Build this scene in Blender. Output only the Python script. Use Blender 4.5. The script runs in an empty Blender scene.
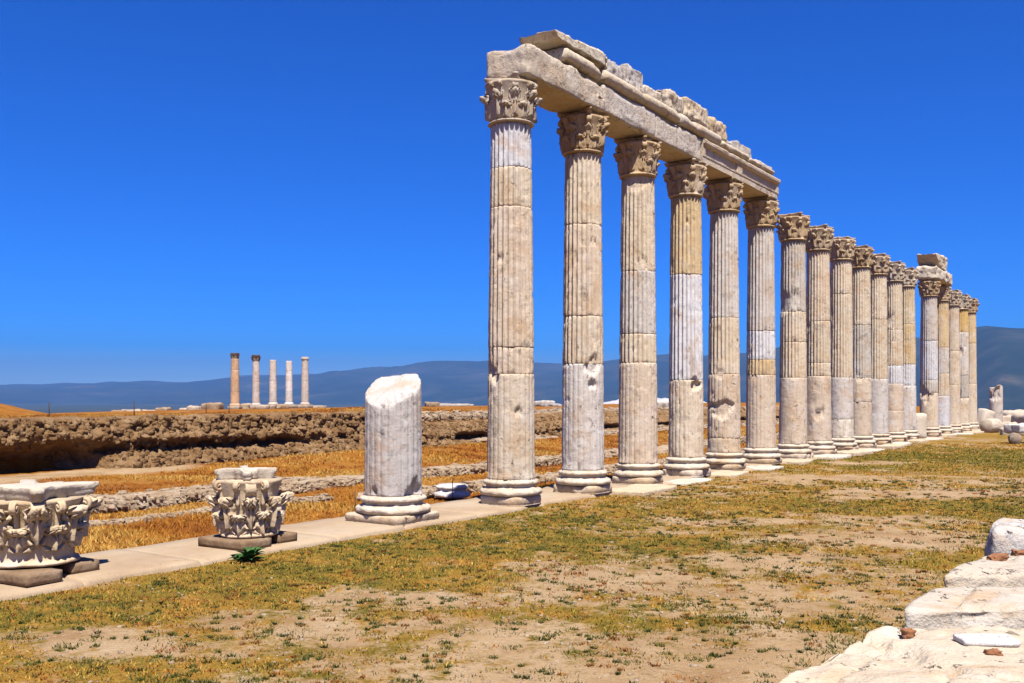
import bpy, math, random
import numpy as np

C = bpy.context.scene.collection
R = math.radians
# ------------------------------------------------------------------ camera, sky, sun, exposure
EYE = 1.70
F_PX = 950.0
cam_d = bpy.data.cameras.new('camera')
cam = bpy.data.objects.new('camera', cam_d)
C.objects.link(cam)
cam.location = (0, 0, EYE)
cam.rotation_euler = (R(90), 0, 0)
cam_d.sensor_width = 36
cam_d.lens = 36 * F_PX / 1024
cam_d.shift_y = 55.5 / 1024
cam_d.clip_start = 0.1
cam_d.clip_end = 60000
sc = bpy.context.scene
sc.camera = cam

SUN_EL = 61.0
SUN_H = np.array([0.23, -0.973])           # horizontal direction towards the sun
w = bpy.data.worlds.new('World')
sc.world = w
w.use_nodes = True
nt = w.node_tree
nt.nodes.clear()
sky = nt.nodes.new('ShaderNodeTexSky')
sky.sky_type = 'NISHITA'
sky.sun_disc = False
sky.sun_elevation = R(SUN_EL)
sky.sun_rotation = math.atan2(SUN_H[0], SUN_H[1])
sky.altitude = 1800
sky.air_density = 0.65
sky.dust_density = 1.8
sky.ozone_density = 3.0
hs = nt.nodes.new('ShaderNodeHueSaturation')
hs.inputs['Saturation'].default_value = 1.95
hs.inputs['Value'].default_value = 1.0
hs.inputs['Hue'].default_value = 0.522
bg = nt.nodes.new('ShaderNodeBackground')
bg.inputs["Strength"].default_value = 0.095
out = nt.nodes.new('ShaderNodeOutputWorld')
nt.links.new(sky.outputs[0], hs.inputs['Color'])
nt.links.new(hs.outputs[0], bg.inputs['Color'])
nt.links.new(bg.outputs[0], out.inputs['Surface'])

sd = bpy.data.lights.new('sun', 'SUN')
sd.energy = 5.0
sd.angle = R(0.5)
sd.color = (1.0, 0.94, 0.85)
sun = bpy.data.objects.new('sun', sd)
C.objects.link(sun)
ce = math.cos(R(SUN_EL))
from mathutils import Vector
sdir = Vector((SUN_H[0] * ce, SUN_H[1] * ce, math.sin(R(SUN_EL))))
sun.rotation_euler = sdir.to_track_quat('Z', 'Y').to_euler()
sun.location = (20, -20, 40)

vs = sc.view_settings
vs.view_transform = 'Standard'
vs.look = 'None'
vs.gamma = 1
vs.use_curve_mapping = False
vs.exposure = 1.24
sc.render.engine = 'CYCLES'
sc.cycles.max_bounces = 6
sc.cycles.diffuse_bounces = 2
sc.cycles.volume_bounces = 0
sc.cycles.use_denoising = True

# ------------------------------------------------------------------ row geometry
TH = math.atan2(663, F_PX)
CT, ST = math.cos(TH), math.sin(TH)
U = np.array([ST, CT])                      # along the colonnade
V = np.array([-CT, ST])                     # across it, away from the street
P0 = np.array([-0.016, 15.24])
STEP = 1.852 / CT
ROT = math.pi / 2 - TH                      # local x along the row
B0 = float(P0 @ V)
A0 = float(P0 @ U)


def rowp(n, off=0.0):
    p = P0 + U * (n * STEP) + V * off
    return float(p[0]), float(p[1])


def ab(a, b):
    p = U * a + V * b
    return float(p[0]), float(p[1])


def on(px, py, z=0.0):
    Y = F_PX * (EYE - z) / (py - 397.0)
    return (px - 512) / F_PX * Y, Y


# ------------------------------------------------------------------ numpy noise
def _h(ix, iy, iz, s):
    n = (ix * 374761393 + iy * 668265263 + iz * 1274126177 + s * 974634777) & 0x7fffffff
    n = ((n ^ (n >> 13)) * 1274126177) & 0x7fffffff
    n = ((n ^ (n >> 15)) * 668265263) & 0x7fffffff
    return ((n ^ (n >> 16)) & 0xffffff) / float(0xffffff)


def vnoise(p, s=0):
    p = np.asarray(p, dtype=np.float64)
    i = np.floor(p).astype(np.int64)
    f = p - i
    f = f * f * (3 - 2 * f)
    x, y, z = i[..., 0], i[..., 1], i[..., 2]
    r = 0
    for dx in (0, 1):
        wx = f[..., 0] if dx else 1 - f[..., 0]
        for dy in (0, 1):
            wy = f[..., 1] if dy else 1 - f[..., 1]
            for dz in (0, 1):
                wz = f[..., 2] if dz else 1 - f[..., 2]
                r = r + wx * wy * wz * _h(x + dx, y + dy, z + dz, s)
    return r * 2 - 1


def fbm(p, o=4, s=0, g=0.5):
    p = np.asarray(p, dtype=np.float64)
    r, a, t = 0, 1.0, 0
    for k in range(o):
        r = r + a * vnoise(p * (2.03 ** k) + 17.3 * k, s + k)
        t += a
        a *= g
    return r / t


def n2(x, y, sc_, o=4, s=0, sy=None):
    return fbm(np.stack([x * sc_, y * (sy or sc_), np.zeros_like(x) + s * 3.7], -1), o, s)


def sstep(e0, e1, x):
    t = np.clip((x - e0) / (e1 - e0), 0, 1)
    return t * t * (3 - 2 * t)


# ------------------------------------------------------------------ mesh helpers
def mesh(name, verts, faces, smooth=True):
    """faces: int array (n,3)/(n,4), or a list of such arrays / python lists"""
    me = bpy.data.meshes.new(name)
    V_ = np.asarray(verts, dtype=np.float32).reshape(-1, 3)
    if isinstance(faces, np.ndarray):
        faces = [faces]
    loops, starts, tot = [], [], 0
    for f in faces:
        f = np.asarray(f, dtype=np.int32)
        if f.ndim == 1:
            f = f[None, :]
        if len(f) == 0:
            continue
        k = f.shape[1]
        loops.append(f.ravel())
        starts.append(tot + np.arange(len(f), dtype=np.int32) * k)
        tot += f.size
    loops = np.concatenate(loops)
    starts = np.concatenate(starts)
    me.vertices.add(len(V_))
    me.vertices.foreach_set('co', V_.ravel())
    me.loops.add(len(loops))
    me.loops.foreach_set('vertex_index', loops)
    me.polygons.add(len(starts))
    me.polygons.foreach_set('loop_start', starts)
    me.update(calc_edges=True)
    me.validate()
    me.polygons.foreach_set('use_smooth', np.full(len(me.polygons), smooth, dtype=bool))
    return me


def link(name, me, mat=None, parent=None, color=None):
    o = bpy.data.objects.new(name, me)
    C.objects.link(o)
    if mat and me and not me.materials:
        me.materials.append(mat)
    if parent:
        o.parent = parent
    if color:
        o.color = (*[k_ * 0.72 for k_ in color], 1)
    return o


def thing(name, label, cat, loc, rz=0.0, group=None):
    o = bpy.data.objects.new(name, None)
    o.empty_display_size = 0.2
    C.objects.link(o)
    o.location = loc
    o.rotation_euler = (0, 0, rz)
    o['label'] = label
    o['category'] = cat
    o['kind'] = 'thing'
    if group:
        o['group'] = group
    return o


def tag(o, label, cat, group=None, kind=None):
    o['label'] = label
    o['category'] = cat
    if group:
        o['group'] = group
    o['kind'] = kind or 'thing'
    return o


def struct(o, label=None):
    o['kind'] = 'structure'
    if label:
        o['label'] = label
        o['category'] = o.name.split('.')[0].replace('_', ' ')
    return o


def grid_faces(nr, nc, wrap=False, base=0):
    r = np.arange(nr - 1)[:, None]
    c = np.arange(nc if wrap else nc - 1)[None, :]
    c2 = (c + 1) % nc
    f = np.stack([r * nc + c, r * nc + c2, (r + 1) * nc + c2, (r + 1) * nc + c], -1)
    return f.reshape(-1, 4) + base


class Bag:
    """gathers several pieces into one mesh"""
    def __init__(self):
        self.v, self.f, self.n = [], [], 0

    def add(self, v, f):
        v = np.asarray(v, float).reshape(-1, 3)
        fs = [f] if isinstance(f, np.ndarray) else f
        for q in fs:
            q = np.asarray(q)
            if q.ndim == 1:
                q = q[None, :]
            self.f.append(q + self.n)
        self.v.append(v)
        self.n += len(v)

    def mesh(self, name, smooth=True):
        return mesh(name, np.concatenate(self.v), self.f, smooth)


def lathe(prof, nseg=48, rfun=None):
    """prof: list of (r, z); closed with end caps"""
    a = np.linspace(0, 2 * math.pi, nseg, endpoint=False)
    P = np.array(prof, float)
    rr = P[:, 0][:, None] * np.ones(nseg)[None, :]
    zz = P[:, 1][:, None] * np.ones(nseg)[None, :]
    if rfun is not None:
        rr = rfun(rr, a[None, :], zz)
    v = np.stack([rr * np.cos(a), rr * np.sin(a), zz], -1).reshape(-1, 3)
    f = grid_faces(len(P), nseg, True)
    n = len(P)
    caps = [np.arange(nseg)[::-1], np.arange(nseg) + (n - 1) * nseg]
    return v, [f] + caps


def cube_grid(nx, ny, nz):
    """points of a unit cube surface (-1..1) on a grid, merged, with quads"""
    pts, faces, off = [], [], 0
    dims = (nx, ny, nz)
    for ax in range(3):
        u_, v_ = (ax + 1) % 3, (ax + 2) % 3
        gu, gv = np.linspace(-1, 1, dims[u_] + 1), np.linspace(-1, 1, dims[v_] + 1)
        for sgn in (-1, 1):
            A, B = np.meshgrid(gu, gv, indexing='ij')
            p = np.zeros(A.shape + (3,))
            p[..., u_], p[..., v_], p[..., ax] = A, B, sgn
            f = grid_faces(len(gu), len(gv), False, off)
            if sgn > 0:
                f = f[:, ::-1]
            pts.append(p.reshape(-1, 3))
            faces.append(f)
            off += p.shape[0] * p.shape[1]
    P = np.concatenate(pts)
    Fq = np.concatenate(faces)
    key = np.round(P * 1e5).astype(np.int64)
    _, idx, inv = np.unique(key, axis=0, return_index=True, return_inverse=True)
    return P[idx], inv.reshape(-1)[Fq]


def rough_block(L, W, H, seed=0, amp=0.02, res=0.06, rnd=0.03, freq=4.0, deform=None, chip=0.0, maxn=40):
    """a quarried block, base at z = 0, centred in x and y"""
    nx, ny, nz = [int(min(maxn, max(3, round(d / res)))) for d in (L, W, H)]
    P, Fq = cube_grid(nx, ny, nz)
    h = np.array([L, W, H]) / 2
    p = P * h
    rnd = min(rnd, h.min() * 0.9)
    inner = np.clip(p, -(h - rnd), h - rnd)
    d = p - inner
    ln = np.linalg.norm(d, axis=1, keepdims=True)
    p = inner + np.where(ln > 1e-9, d / np.maximum(ln, 1e-9) * rnd, 0)
    nrm = np.where(np.abs(P) > 0.999, P, 0) + 0.0
    nl = np.linalg.norm(nrm, axis=1, keepdims=True)
    nrm = nrm / nl
    q = p + seed * 7.31
    big = fbm(q * freq, 4, seed)
    p = p + nrm * (amp * big)[:, None]
    fine = fbm(q * freq * 5, 3, seed + 50)
    p = p + nrm * (amp * 0.35 * fine)[:, None]
    if chip > 0:
        edge = (np.sum(np.abs(P) > 0.8, axis=1) >= 2)
        cn = np.clip(fbm(q * 2.2, 3, seed + 9) + 0.1, 0, 1)
        p = p - nrm * (chip * cn * edge)[:, None]
    p[:, 2] += H / 2
    if deform:
        p = deform(p)
    return p, Fq


def stone(seed, sx, sy, sz, n=4):
    P, Fq = cube_grid(n, n, n)
    s = P / np.linalg.norm(P, axis=1, keepdims=True)
    p = s * 0.42 + P * 0.58
    p = p * (1 + 0.55 * fbm(s * 2.2 + seed * 3.3, 3, seed))[:, None]
    return p * np.array([sx, sy, sz]) * 0.55, Fq


def rotz(p, a):
    c, s = math.cos(a), math.sin(a)
    return np.stack([p[:, 0] * c - p[:, 1] * s, p[:, 0] * s + p[:, 1] * c, p[:, 2]], -1)


def tube(path, rad, nseg=8):
    """path (n,3); rad scalar or list"""
    P = np.asarray(path, float)
    n = len(P)
    rad = np.broadcast_to(np.asarray(rad, float), (n,))
    T = np.gradient(P, axis=0)
    T /= np.linalg.norm(T, axis=1, keepdims=True) + 1e-12
    ref = np.array([0.0, 0.0, 1.0])
    if abs(T[0] @ ref) > 0.9:
        ref = np.array([1.0, 0.0, 0.0])
    ring = []
    nv = np.cross(T[0], ref)
    for i in range(n):
        nv = nv - T[i] * (nv @ T[i])
        nv /= np.linalg.norm(nv) + 1e-12
        bv = np.cross(T[i], nv)
        a = np.linspace(0, 2 * math.pi, nseg, endpoint=False)
        ring.append(P[i] + rad[i] * (np.cos(a)[:, None] * nv + np.sin(a)[:, None] * bv))
    v = np.concatenate(ring)
    return v, [grid_faces(n, nseg, True), np.arange(nseg)[::-1], np.arange(nseg) + (n - 1) * nseg]


# ------------------------------------------------------------------ materials
AL = 0.72                                   # the colours below were measured a little bright


class NT:
    def __init__(self, name, rough=0.9, spec=0.25):
        self.m = bpy.data.materials.new(name)
        self.m.use_nodes = True
        self.t = self.m.node_tree
        self.b = self.t.nodes['Principled BSDF']
        self.b.inputs['Roughness'].default_value = rough
        self.b.inputs['Specular IOR Level'].default_value = spec

    def n(self, typ, **kw):
        x = self.t.nodes.new('ShaderNode' + typ)
        for k, v in kw.items():
            if k in x.inputs:
                x.inputs[k].default_value = v
            else:
                setattr(x, k, v)
        return x

    def l(self, a, b):
        self.t.links.new(a, b)

    def noise(self, vec, scale, detail=4, rough=0.55, dist=0.0):
        x = self.n('TexNoise')
        x.inputs['Scale'].default_value = scale
        x.inputs['Detail'].default_value = detail
        x.inputs['Roughness'].default_value = rough
        x.inputs['Distortion'].default_value = dist
        if vec is not None:
            self.l(vec, x.inputs['Vector'])
        return x.outputs['Fac']

    def ramp(self, fac, stops):
        x = self.n('ValToRGB')
        e = x.color_ramp.elements
        while len(e) < len(stops):
            e.new(0.5)
        for q, (p, c) in zip(e, stops):
            q.position = p
            q.color = (*[k_ * AL for k_ in c[:3]], 1)
        self.l(fac, x.inputs[0])
        return x.outputs[0]

    def mix(self, a, b, fac, mode='MIX'):
        x = self.n('Mix')
        x.data_type = 'RGBA'
        x.blend_type = mode
        x.clamp_factor = True
        for v, s in ((fac, 0), (a, 6), (b, 7)):
            if hasattr(v, 'is_output'):
                self.l(v, x.inputs[s])
            elif s == 0:
                x.inputs[s].default_value = v
            else:
                x.inputs[s].default_value = (*(v if mode == 'MULTIPLY' else [k_ * AL for k_ in v]), 1)
        return x.outputs[2]

    def maprange(self, v, a, b, c=0.0, d=1.0):
        x = self.n('MapRange')
        for i, q in enumerate((a, b, c, d)):
            x.inputs[i + 1].default_value = q
        self.l(v, x.inputs[0])
        return x.outputs[0]

    def math(self, op, a, b=None):
        x = self.n('Math')
        x.operation = op
        for i, v in enumerate((a, b)):
            if v is None:
                continue
            if hasattr(v, 'is_output'):
                self.l(v, x.inputs[i])
            else:
                x.inputs[i].default_value = v
        return x.outputs[0]

    def bump(self, h, strength=0.5, dist=0.02, prev=None):
        x = self.n('Bump')
        x.inputs['Strength'].default_value = strength
        x.inputs['Distance'].default_value = dist
        self.l(h, x.inputs['Height'])
        if prev is not None:
            self.l(prev, x.inputs['Normal'])
        return x.outputs[0]

    def coords(self):
        """object coordinates shifted by a per-object random amount"""
        tc = self.n('TexCoord')
        oi = self.n('ObjectInfo')
        add = self.n('VectorMath')
        add.operation = 'ADD'
        comb = self.n('CombineXYZ')
        sc_ = self.math('MULTIPLY', oi.outputs['Random'], 37.0)
        for i in range(3):
            self.l(sc_, comb.inputs[i])
        self.l(tc.outputs['Object'], add.inputs[0])
        self.l(comb.outputs[0], add.inputs[1])
        return add.outputs[0], oi


def mat_marble(name, stain=0.5, pit=0.5, bump=0.5, streak=0.4, stain_col=(0.44, 0.27, 0.12)):
    m = NT(name, 0.85, 0.25)
    vec, oi = m.coords()
    col = oi.outputs['Color']
    # cloudy tone
    n1 = m.noise(vec, 2.2, 5, 0.6)
    col = m.mix(col, m.mix(col, (0.74, 0.72, 0.70), 0.30), m.maprange(n1, 0.5, 0.72))
    col = m.mix(col, m.mix(col, stain_col, 0.55), m.math('MULTIPLY', m.maprange(m.noise(vec, 1.8, 8, 0.68, 0.6), 0.51, 0.64), stain))
    # vertical streaks
    mp = m.n('Mapping')
    mp.inputs['Scale'].default_value = (14, 14, 0.9)
    m.l(vec, mp.inputs['Vector'])
    st = m.noise(mp.outputs[0], 1.0, 4, 0.6)
    col = m.mix(col, m.mix(col, (0.25, 0.17, 0.10), 0.6), m.math('MULTIPLY', m.maprange(st, 0.58, 0.68), streak))
    # dark grey crust in patches
    gk = m.math('MULTIPLY', m.maprange(m.noise(vec, 3.1, 8, 0.7, 0.5), 0.585, 0.66), streak)
    col = m.mix(col, m.mix(col, (0.16, 0.13, 0.10), 0.75), gk)
    # grain
    g = m.noise(vec, 45, 4, 0.65)
    col = m.mix(col, (0.5, 0.5, 0.5), m.maprange(g, 0.25, 0.75, 0.25, 0.0), 'MULTIPLY')
    # pits and dark lichen spots
    pn = m.noise(vec, 11, 6, 0.72)
    pk = m.maprange(pn, 0.60, 0.68)
    zone = m.maprange(m.noise(vec, 1.7, 3, 0.5), 0.45, 0.62)
    pk2 = m.math('MULTIPLY', m.math('MULTIPLY', pk, zone), pit)
    col = m.mix(col, (0.13, 0.085, 0.05), pk2)
    m.l(col, m.b.inputs['Base Color'])
    hgt = m.math('SUBTRACT', m.math('ADD', m.math('MULTIPLY', g, 0.35), m.noise(vec, 9, 5, 0.6)), m.math('MULTIPLY', pk2, 1.2))
    m.l(m.bump(hgt, bump, 0.03), m.b.inputs['Normal'])
    return m.m


def mat_rock(name, cols, scale=3.0, bump=0.8, dist=0.05, spots=0.5, spotcol=(0.05, 0.035, 0.02)):
    m = NT(name, 0.95, 0.15)
    vec, oi = m.coords()
    c = m.ramp(m.noise(vec, scale, 6, 0.65), [(0.30, cols[0]), (0.5, cols[1]), (0.70, cols[2])])
    g = m.noise(vec, scale * 9, 5, 0.7)
    c = m.mix(c, (0.3, 0.28, 0.26), m.maprange(g, 0.3, 0.7, 0.5, 0.0), 'MULTIPLY')
    vo = m.n('TexVoronoi')
    vo.inputs['Scale'].default_value = scale * 5
    m.l(vec, vo.inputs['Vector'])
    c = m.mix(c, spotcol, m.math('MULTIPLY', m.maprange(m.noise(vec, scale * 4, 5, 0.7), 0.60, 0.72), spots))
    m.l(c, m.b.inputs['Base Color'])
    h = m.math('ADD', m.math('MULTIPLY', g, 0.6), m.math('ADD', m.noise(vec, scale * 2.5, 5, 0.6), m.math('MULTIPLY', vo.outputs['Distance'], 0.5)))
    m.l(m.bump(h, bump, dist), m.b.inputs['Normal'])
    return m.m


M = {}
M['marble'] = mat_marble('weathered_marble', 0.75, 1.0, 0.7, 0.7, (0.46, 0.25, 0.09))
M['carved'] = mat_marble('carved_marble', 0.9, 0.8, 0.45, 0.35, (0.34, 0.19, 0.08))
M['entab'] = mat_marble('entablature_marble', 0.7, 1.0, 1.0, 0.7)
M['white'] = mat_marble('pale_marble', 0.45, 0.5, 0.8, 0.0, (0.50, 0.30, 0.12))
M['ledge'] = mat_marble('stained_ledge_marble', 0.9, 1.0, 1.0, 0.0, (0.46, 0.26, 0.09))
M['support'] = mat_rock('support_block', [(0.15, 0.09, 0.05), (0.27, 0.175, 0.10), (0.36, 0.26, 0.17)], 3, 0.5, 0.02, 0.4)
M['rubble'] = mat_rock('rubble_stone', [(0.28, 0.18, 0.10), (0.42, 0.31, 0.20), (0.50, 0.41, 0.30)], 2.5, 0.8, 0.03, 0.6)
M['bank'] = mat_rock('bank_conglomerate', [(0.17, 0.085, 0.034), (0.29, 0.17, 0.075), (0.40, 0.265, 0.145)], 2.2, 1.0, 0.08, 0.7, (0.06, 0.035, 0.02))
M['brick'] = mat_rock('broken_brick', [(0.25, 0.10, 0.045), (0.33, 0.15, 0.07), (0.40, 0.22, 0.13)], 8, 0.4, 0.01, 0.2)
M['travertine'] = mat_rock('white_travertine', [(0.55, 0.52, 0.50), (0.70, 0.67, 0.64), (0.8, 0.78, 0.75)], 0.01, 0.2, 1.0, 0.0)
mi = NT('rusted_iron', 0.7, 0.3)
mi.b.inputs['Base Color'].default_value = (0.035, 0.025, 0.02, 1)
M['iron'] = mi.m

# walkway slab: pale worn stone
m = NT('walkway_stone', 0.9, 0.2)
vec, oi = m.coords()
c = m.ramp(m.noise(vec, 0.9, 6, 0.65), [(0.3, (0.34, 0.235, 0.14)), (0.5, (0.43, 0.32, 0.205)), (0.7, (0.48, 0.38, 0.265))])
c = m.mix(c, (0.24, 0.14, 0.06), m.maprange(m.noise(vec, 5, 6, 0.7), 0.60, 0.75, 0, 0.7))
c = m.mix(c, (0.6, 0.58, 0.55), m.maprange(m.noise(vec, 60, 3, 0.6), 0.3, 0.7, 0.4, 0), 'MULTIPLY')
m.l(c, m.b.inputs['Base Color'])
m.l(m.bump(m.noise(vec, 18, 6, 0.7), 0.4, 0.02), m.b.inputs['Normal'])
M['walk'] = m.m

# ground: dirt, street turf and straw-coloured field, by vertex masks of what grows there
m = NT('ground', 0.98, 0.1)
tc = m.n('TexCoord')
vec = tc.outputs['Object']
veg = m.n('Attribute', attribute_name='veg').outputs['Fac']
zone = m.n('Attribute', attribute_name='zone').outputs['Fac']
green = m.n('Attribute', attribute_name='green').outputs['Fac']
dirt = m.ramp(m.noise(vec, 1.1, 6, 0.65), [(0.3, (0.31, 0.185, 0.085)), (0.5, (0.42, 0.285, 0.150)), (0.72, (0.50, 0.37, 0.225))])
dirt = m.mix(dirt, (0.52, 0.43, 0.33), m.maprange(m.noise(vec, 26, 4, 0.7), 0.58, 0.68, 0, 0.85))
dirt = m.mix(dirt, (0.17, 0.11, 0.05), m.maprange(m.noise(vec, 11, 6, 0.75), 0.56, 0.68, 0, 0.75))
dirt = m.mix(dirt, (0.5, 0.45, 0.4), m.maprange(m.noise(vec, 55, 4, 0.7), 0.3, 0.7, 0.55, 0.0), 'MULTIPLY')
turf = m.ramp(m.noise(vec, 2.3, 7, 0.72), [(0.30, (0.36, 0.15, 0.018)), (0.45, (0.39, 0.208, 0.034)), (0.55, (0.29, 0.185, 0.025)), (0.70, (0.15, 0.125, 0.016))])
turf = m.mix(turf, (0.080, 0.083, 0.013), m.math('MULTIPLY', green, m.maprange(m.noise(vec, 4.5, 6, 0.7), 0.42, 0.60, 0, 0.8)))
turf = m.mix(turf, (0.28, 0.27, 0.22), m.maprange(m.noise(vec, 42, 4, 0.7), 0.35, 0.62, 0.75, 0.0), 'MULTIPLY')
field = m.ramp(m.noise(vec, 0.55, 7, 0.7), [(0.30, (0.20, 0.058, 0.008)), (0.45, (0.32, 0.12, 0.013)), (0.60, (0.37, 0.17, 0.026)), (0.75, (0.42, 0.26, 0.09))])
field = m.mix(field, (0.34, 0.27, 0.2), m.maprange(m.noise(vec, 17, 5, 0.75), 0.35, 0.62, 0.7, 0.0), 'MULTIPLY')
vf = m.math('ADD', veg, m.math('MULTIPLY', m.math('SUBTRACT', m.noise(vec, 9, 6, 0.75), 0.5), 1.5))
street = m.mix(dirt, turf, m.maprange(vf, 0.36, 0.62))
fdirt = m.mix(dirt, field, m.maprange(vf, 0.25, 0.5))
col = m.mix(street, fdirt, zone)
far = m.n('Attribute', attribute_name='far').outputs['Fac']
plain = m.ramp(m.noise(vec, 0.0016, 8, 0.7), [(0.35, (0.02, 0.032, 0.012)), (0.5, (0.045, 0.05, 0.022)), (0.62, (0.028, 0.04, 0.014)), (0.74, (0.16, 0.13, 0.08))])
col = m.mix(col, plain, far)
m.l(col, m.b.inputs['Base Color'])
hh = m.math('ADD', m.noise(vec, 14, 6, 0.7), m.math('MULTIPLY', m.noise(vec, 60, 4, 0.7), 0.4))
m.l(m.bump(hh, 0.7, 0.04), m.b.inputs['Normal'])
M['ground'] = m.m

m = NT('hill_scrub', 1.0, 0.05)
tc = m.n('TexCoord')
vec = tc.outputs['Object']
c = m.ramp(m.noise(vec, 0.0012, 9, 0.68), [(0.38, (0.006, 0.015, 0.009)), (0.50, (0.016, 0.026, 0.014)), (0.60, (0.045, 0.045, 0.028)), (0.72, (0.15, 0.115, 0.075))])
m.l(c, m.b.inputs['Base Color'])
M['hills'] = m.m

m = NT('blade_grass', 0.8, 0.2)
at = m.n('Attribute', attribute_name='tone')
m.l(at.outputs['Color'], m.b.inputs['Base Color'])
M['blade'] = m.m

m = NT('broad_leaf', 0.6, 0.3)
vec, oi = m.coords()
m.l(m.ramp(m.noise(vec, 12, 4), [(0.3, (0.02, 0.07, 0.012)), (0.7, (0.05, 0.14, 0.02))]), m.b.inputs['Base Color'])
M['leaf'] = m.m

# stone tints (true colours of the drums)
CR = (0.615, 0.505, 0.37)     # cream
PK = (0.61, 0.49, 0.365)     # pinkish cream
WH = (0.62, 0.60, 0.605)     # new white marble
LV = (0.58, 0.52, 0.46)     # greyish
TN = (0.60, 0.45, 0.26)     # tan
GR = (0.49, 0.435, 0.37)     # grey weathered

# ------------------------------------------------------------------ terrain
def bank_b(a):
    a = np.asarray(a, float)
    z = np.zeros_like(a)
    return 26.3 + 0.8 * fbm(np.stack([a * 0.10, z, z], -1), 3, 71) + 0.35 * fbm(np.stack([a * 0.6, z + 3, z], -1), 3, 72)


def bank_h(a):
    """height of the upper ground above the datum at the bank's lip"""
    z = np.zeros_like(a)
    e = sstep(27.5, 33.0, a)
    back = sstep(38, 44, a)
    return 1.07 - 0.55 * e + 0.28 * back + 0.06 * fbm(np.stack([a * 0.4, z, z], -1), 3, 73)


def zground(X, Y):
    a = X * U[0] + Y * U[1]
    b = X * V[0] + Y * V[1]
    r = np.hypot(X, Y)
    street = -0.055 + 0.03 * n2(X, Y, 0.35, 4, 5) + 0.012 * n2(X, Y, 3.0, 3, 6)
    trench = -0.42 + 0.09 * n2(X, Y, 0.3, 4, 7) + 0.05 * n2(X, Y, 1.3, 4, 8) + 0.02 * n2(X, Y, 6, 3, 9)
    trench = trench + 0.25 * np.exp(-((b - 22.5) / 1.6) ** 2) * sstep(17, 21, a) * (1 + 0.6 * n2(X, Y, 0.5, 3, 10))
    bl = bank_b(a)
    hb = bank_h(a)
    plat = hb - 0.018 * np.minimum(b - 27, 110) + 0.5 * sstep(30, 40, a) * sstep(28, 45, b) * (1 - sstep(70, 100, b)) \
        + 0.10 * n2(X, Y, 0.12, 4, 11) * sstep(28, 36, b) + 0.04 * n2(X, Y, 0.9, 4, 12)
    z = street * (1 - sstep(9.65, 10.3, b)) + trench * sstep(9.65, 10.3, b)
    k = sstep(bl + 0.95, bl + 1.35, b)
    z = z * (1 - k) + plat * k
    # earth mound at the far left
    z = z + 2.0 * np.exp(-(((X + 60) / 5.0) ** 2 + ((Y - 106) / 9.0) ** 2)) * (1 + 0.15 * n2(X, Y, 0.25, 4, 13))
    # right-hand end of the street and the valley beyond
    z = z - 0.9 * sstep(70, 110, a) * (1 - sstep(12, 25, b))
    z = z - 62 * sstep(118, 600, r)
    return z, a, b, r


def blob(px, py, rx, ry):
    x, y = on(px, py, -0.05)
    return x, y, rx, ry


# bare patches on the street (world x, y, half sizes)
BARE = [blob(640, 585, 1.1, 1.0), blob(840, 478, 2.4, 0.9), blob(965, 493, 1.9, 1.0), blob(700, 640, 0.9, 0.55), blob(480, 655, 1.2, 0.6),
        blob(300, 625, 1.1, 0.6), blob(790, 600, 0.7, 0.9), blob(560, 670, 1.4, 0.6), blob(690, 675, 1.2, 0.5), blob(120, 640, 0.8, 0.4),
        blob(880, 463, 2.0, 0.7), blob(770, 560, 1.1, 0.5), blob(860, 540, 1.4, 0.5), blob(740, 520, 1.3, 0.4), blob(400, 600, .9, .4), blob(820, 655, .6, .5),
        blob(905, 520, 1.5, 0.5)]
LUSH = [blob(950, 458, 6, 4), blob(560, 545, 1.8, 1.0), blob(860, 505, 3, 1.3), blob(60, 600, 1.2, 0.7), blob(300, 570, 1.5, .8), blob(720, 545, 1.5, .6),
        blob(430, 550, 1.8, .8), blob(180, 585, 1.2, .5), blob(640, 520, 2.5, 1.0)]


def masks(X, Y, a, b, r):
    zone = sstep(9.5, 9.9, b + 0.15 * n2(X, Y, 1.5, 3, 20))
    bare = np.zeros_like(X)
    for x, y, rx, ry in BARE:
        bare = np.maximum(bare, np.exp(-(((X - x) / rx) ** 2 + ((Y - y) / ry) ** 2)))
    lush = np.zeros_like(X)
    for x, y, rx, ry in LUSH:
        lush = np.maximum(lush, np.exp(-(((X - x) / rx) ** 2 + ((Y - y) / ry) ** 2)))
    big = n2(X, Y, 0.42, 5, 21)
    fine = n2(X, Y, 2.6, 4, 22)
    near = 1 - sstep(6.0, 10.5, Y)
    veg = 0.63 + 0.40 * big + 0.70 * fine - 0.45 * bare + 0.25 * lush - 0.02 * near
    vz = 0.75 + 0.5 * n2(X, Y, 0.3, 4, 23) + 0.2 * fine
    # bare earth at the foot of the bank and the rubble slope
    foot = np.exp(-((b - 25.2) / 1.1) ** 2) * (1 - sstep(16.5, 20, a))
    rub = np.exp(-((b - 31) / 4.0) ** 2) * sstep(29, 33, a)
    vz = vz - 1.2 * foot - 0.55 * rub
    veg = veg * (1 - zone) + vz * zone
    green = np.clip(0.25 + 0.7 * lush + 0.9 * n2(X, Y, 0.8, 4, 24) + 0.25 * near, 0, 1) * (1 - zone)
    return np.clip(veg, 0, 1.2), zone, green


def add_attr(me, name, vals):
    at = me.attributes.new(name, 'FLOAT', 'POINT')
    at.data.foreach_set('value', np.asarray(vals, dtype=np.float32).ravel())


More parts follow.
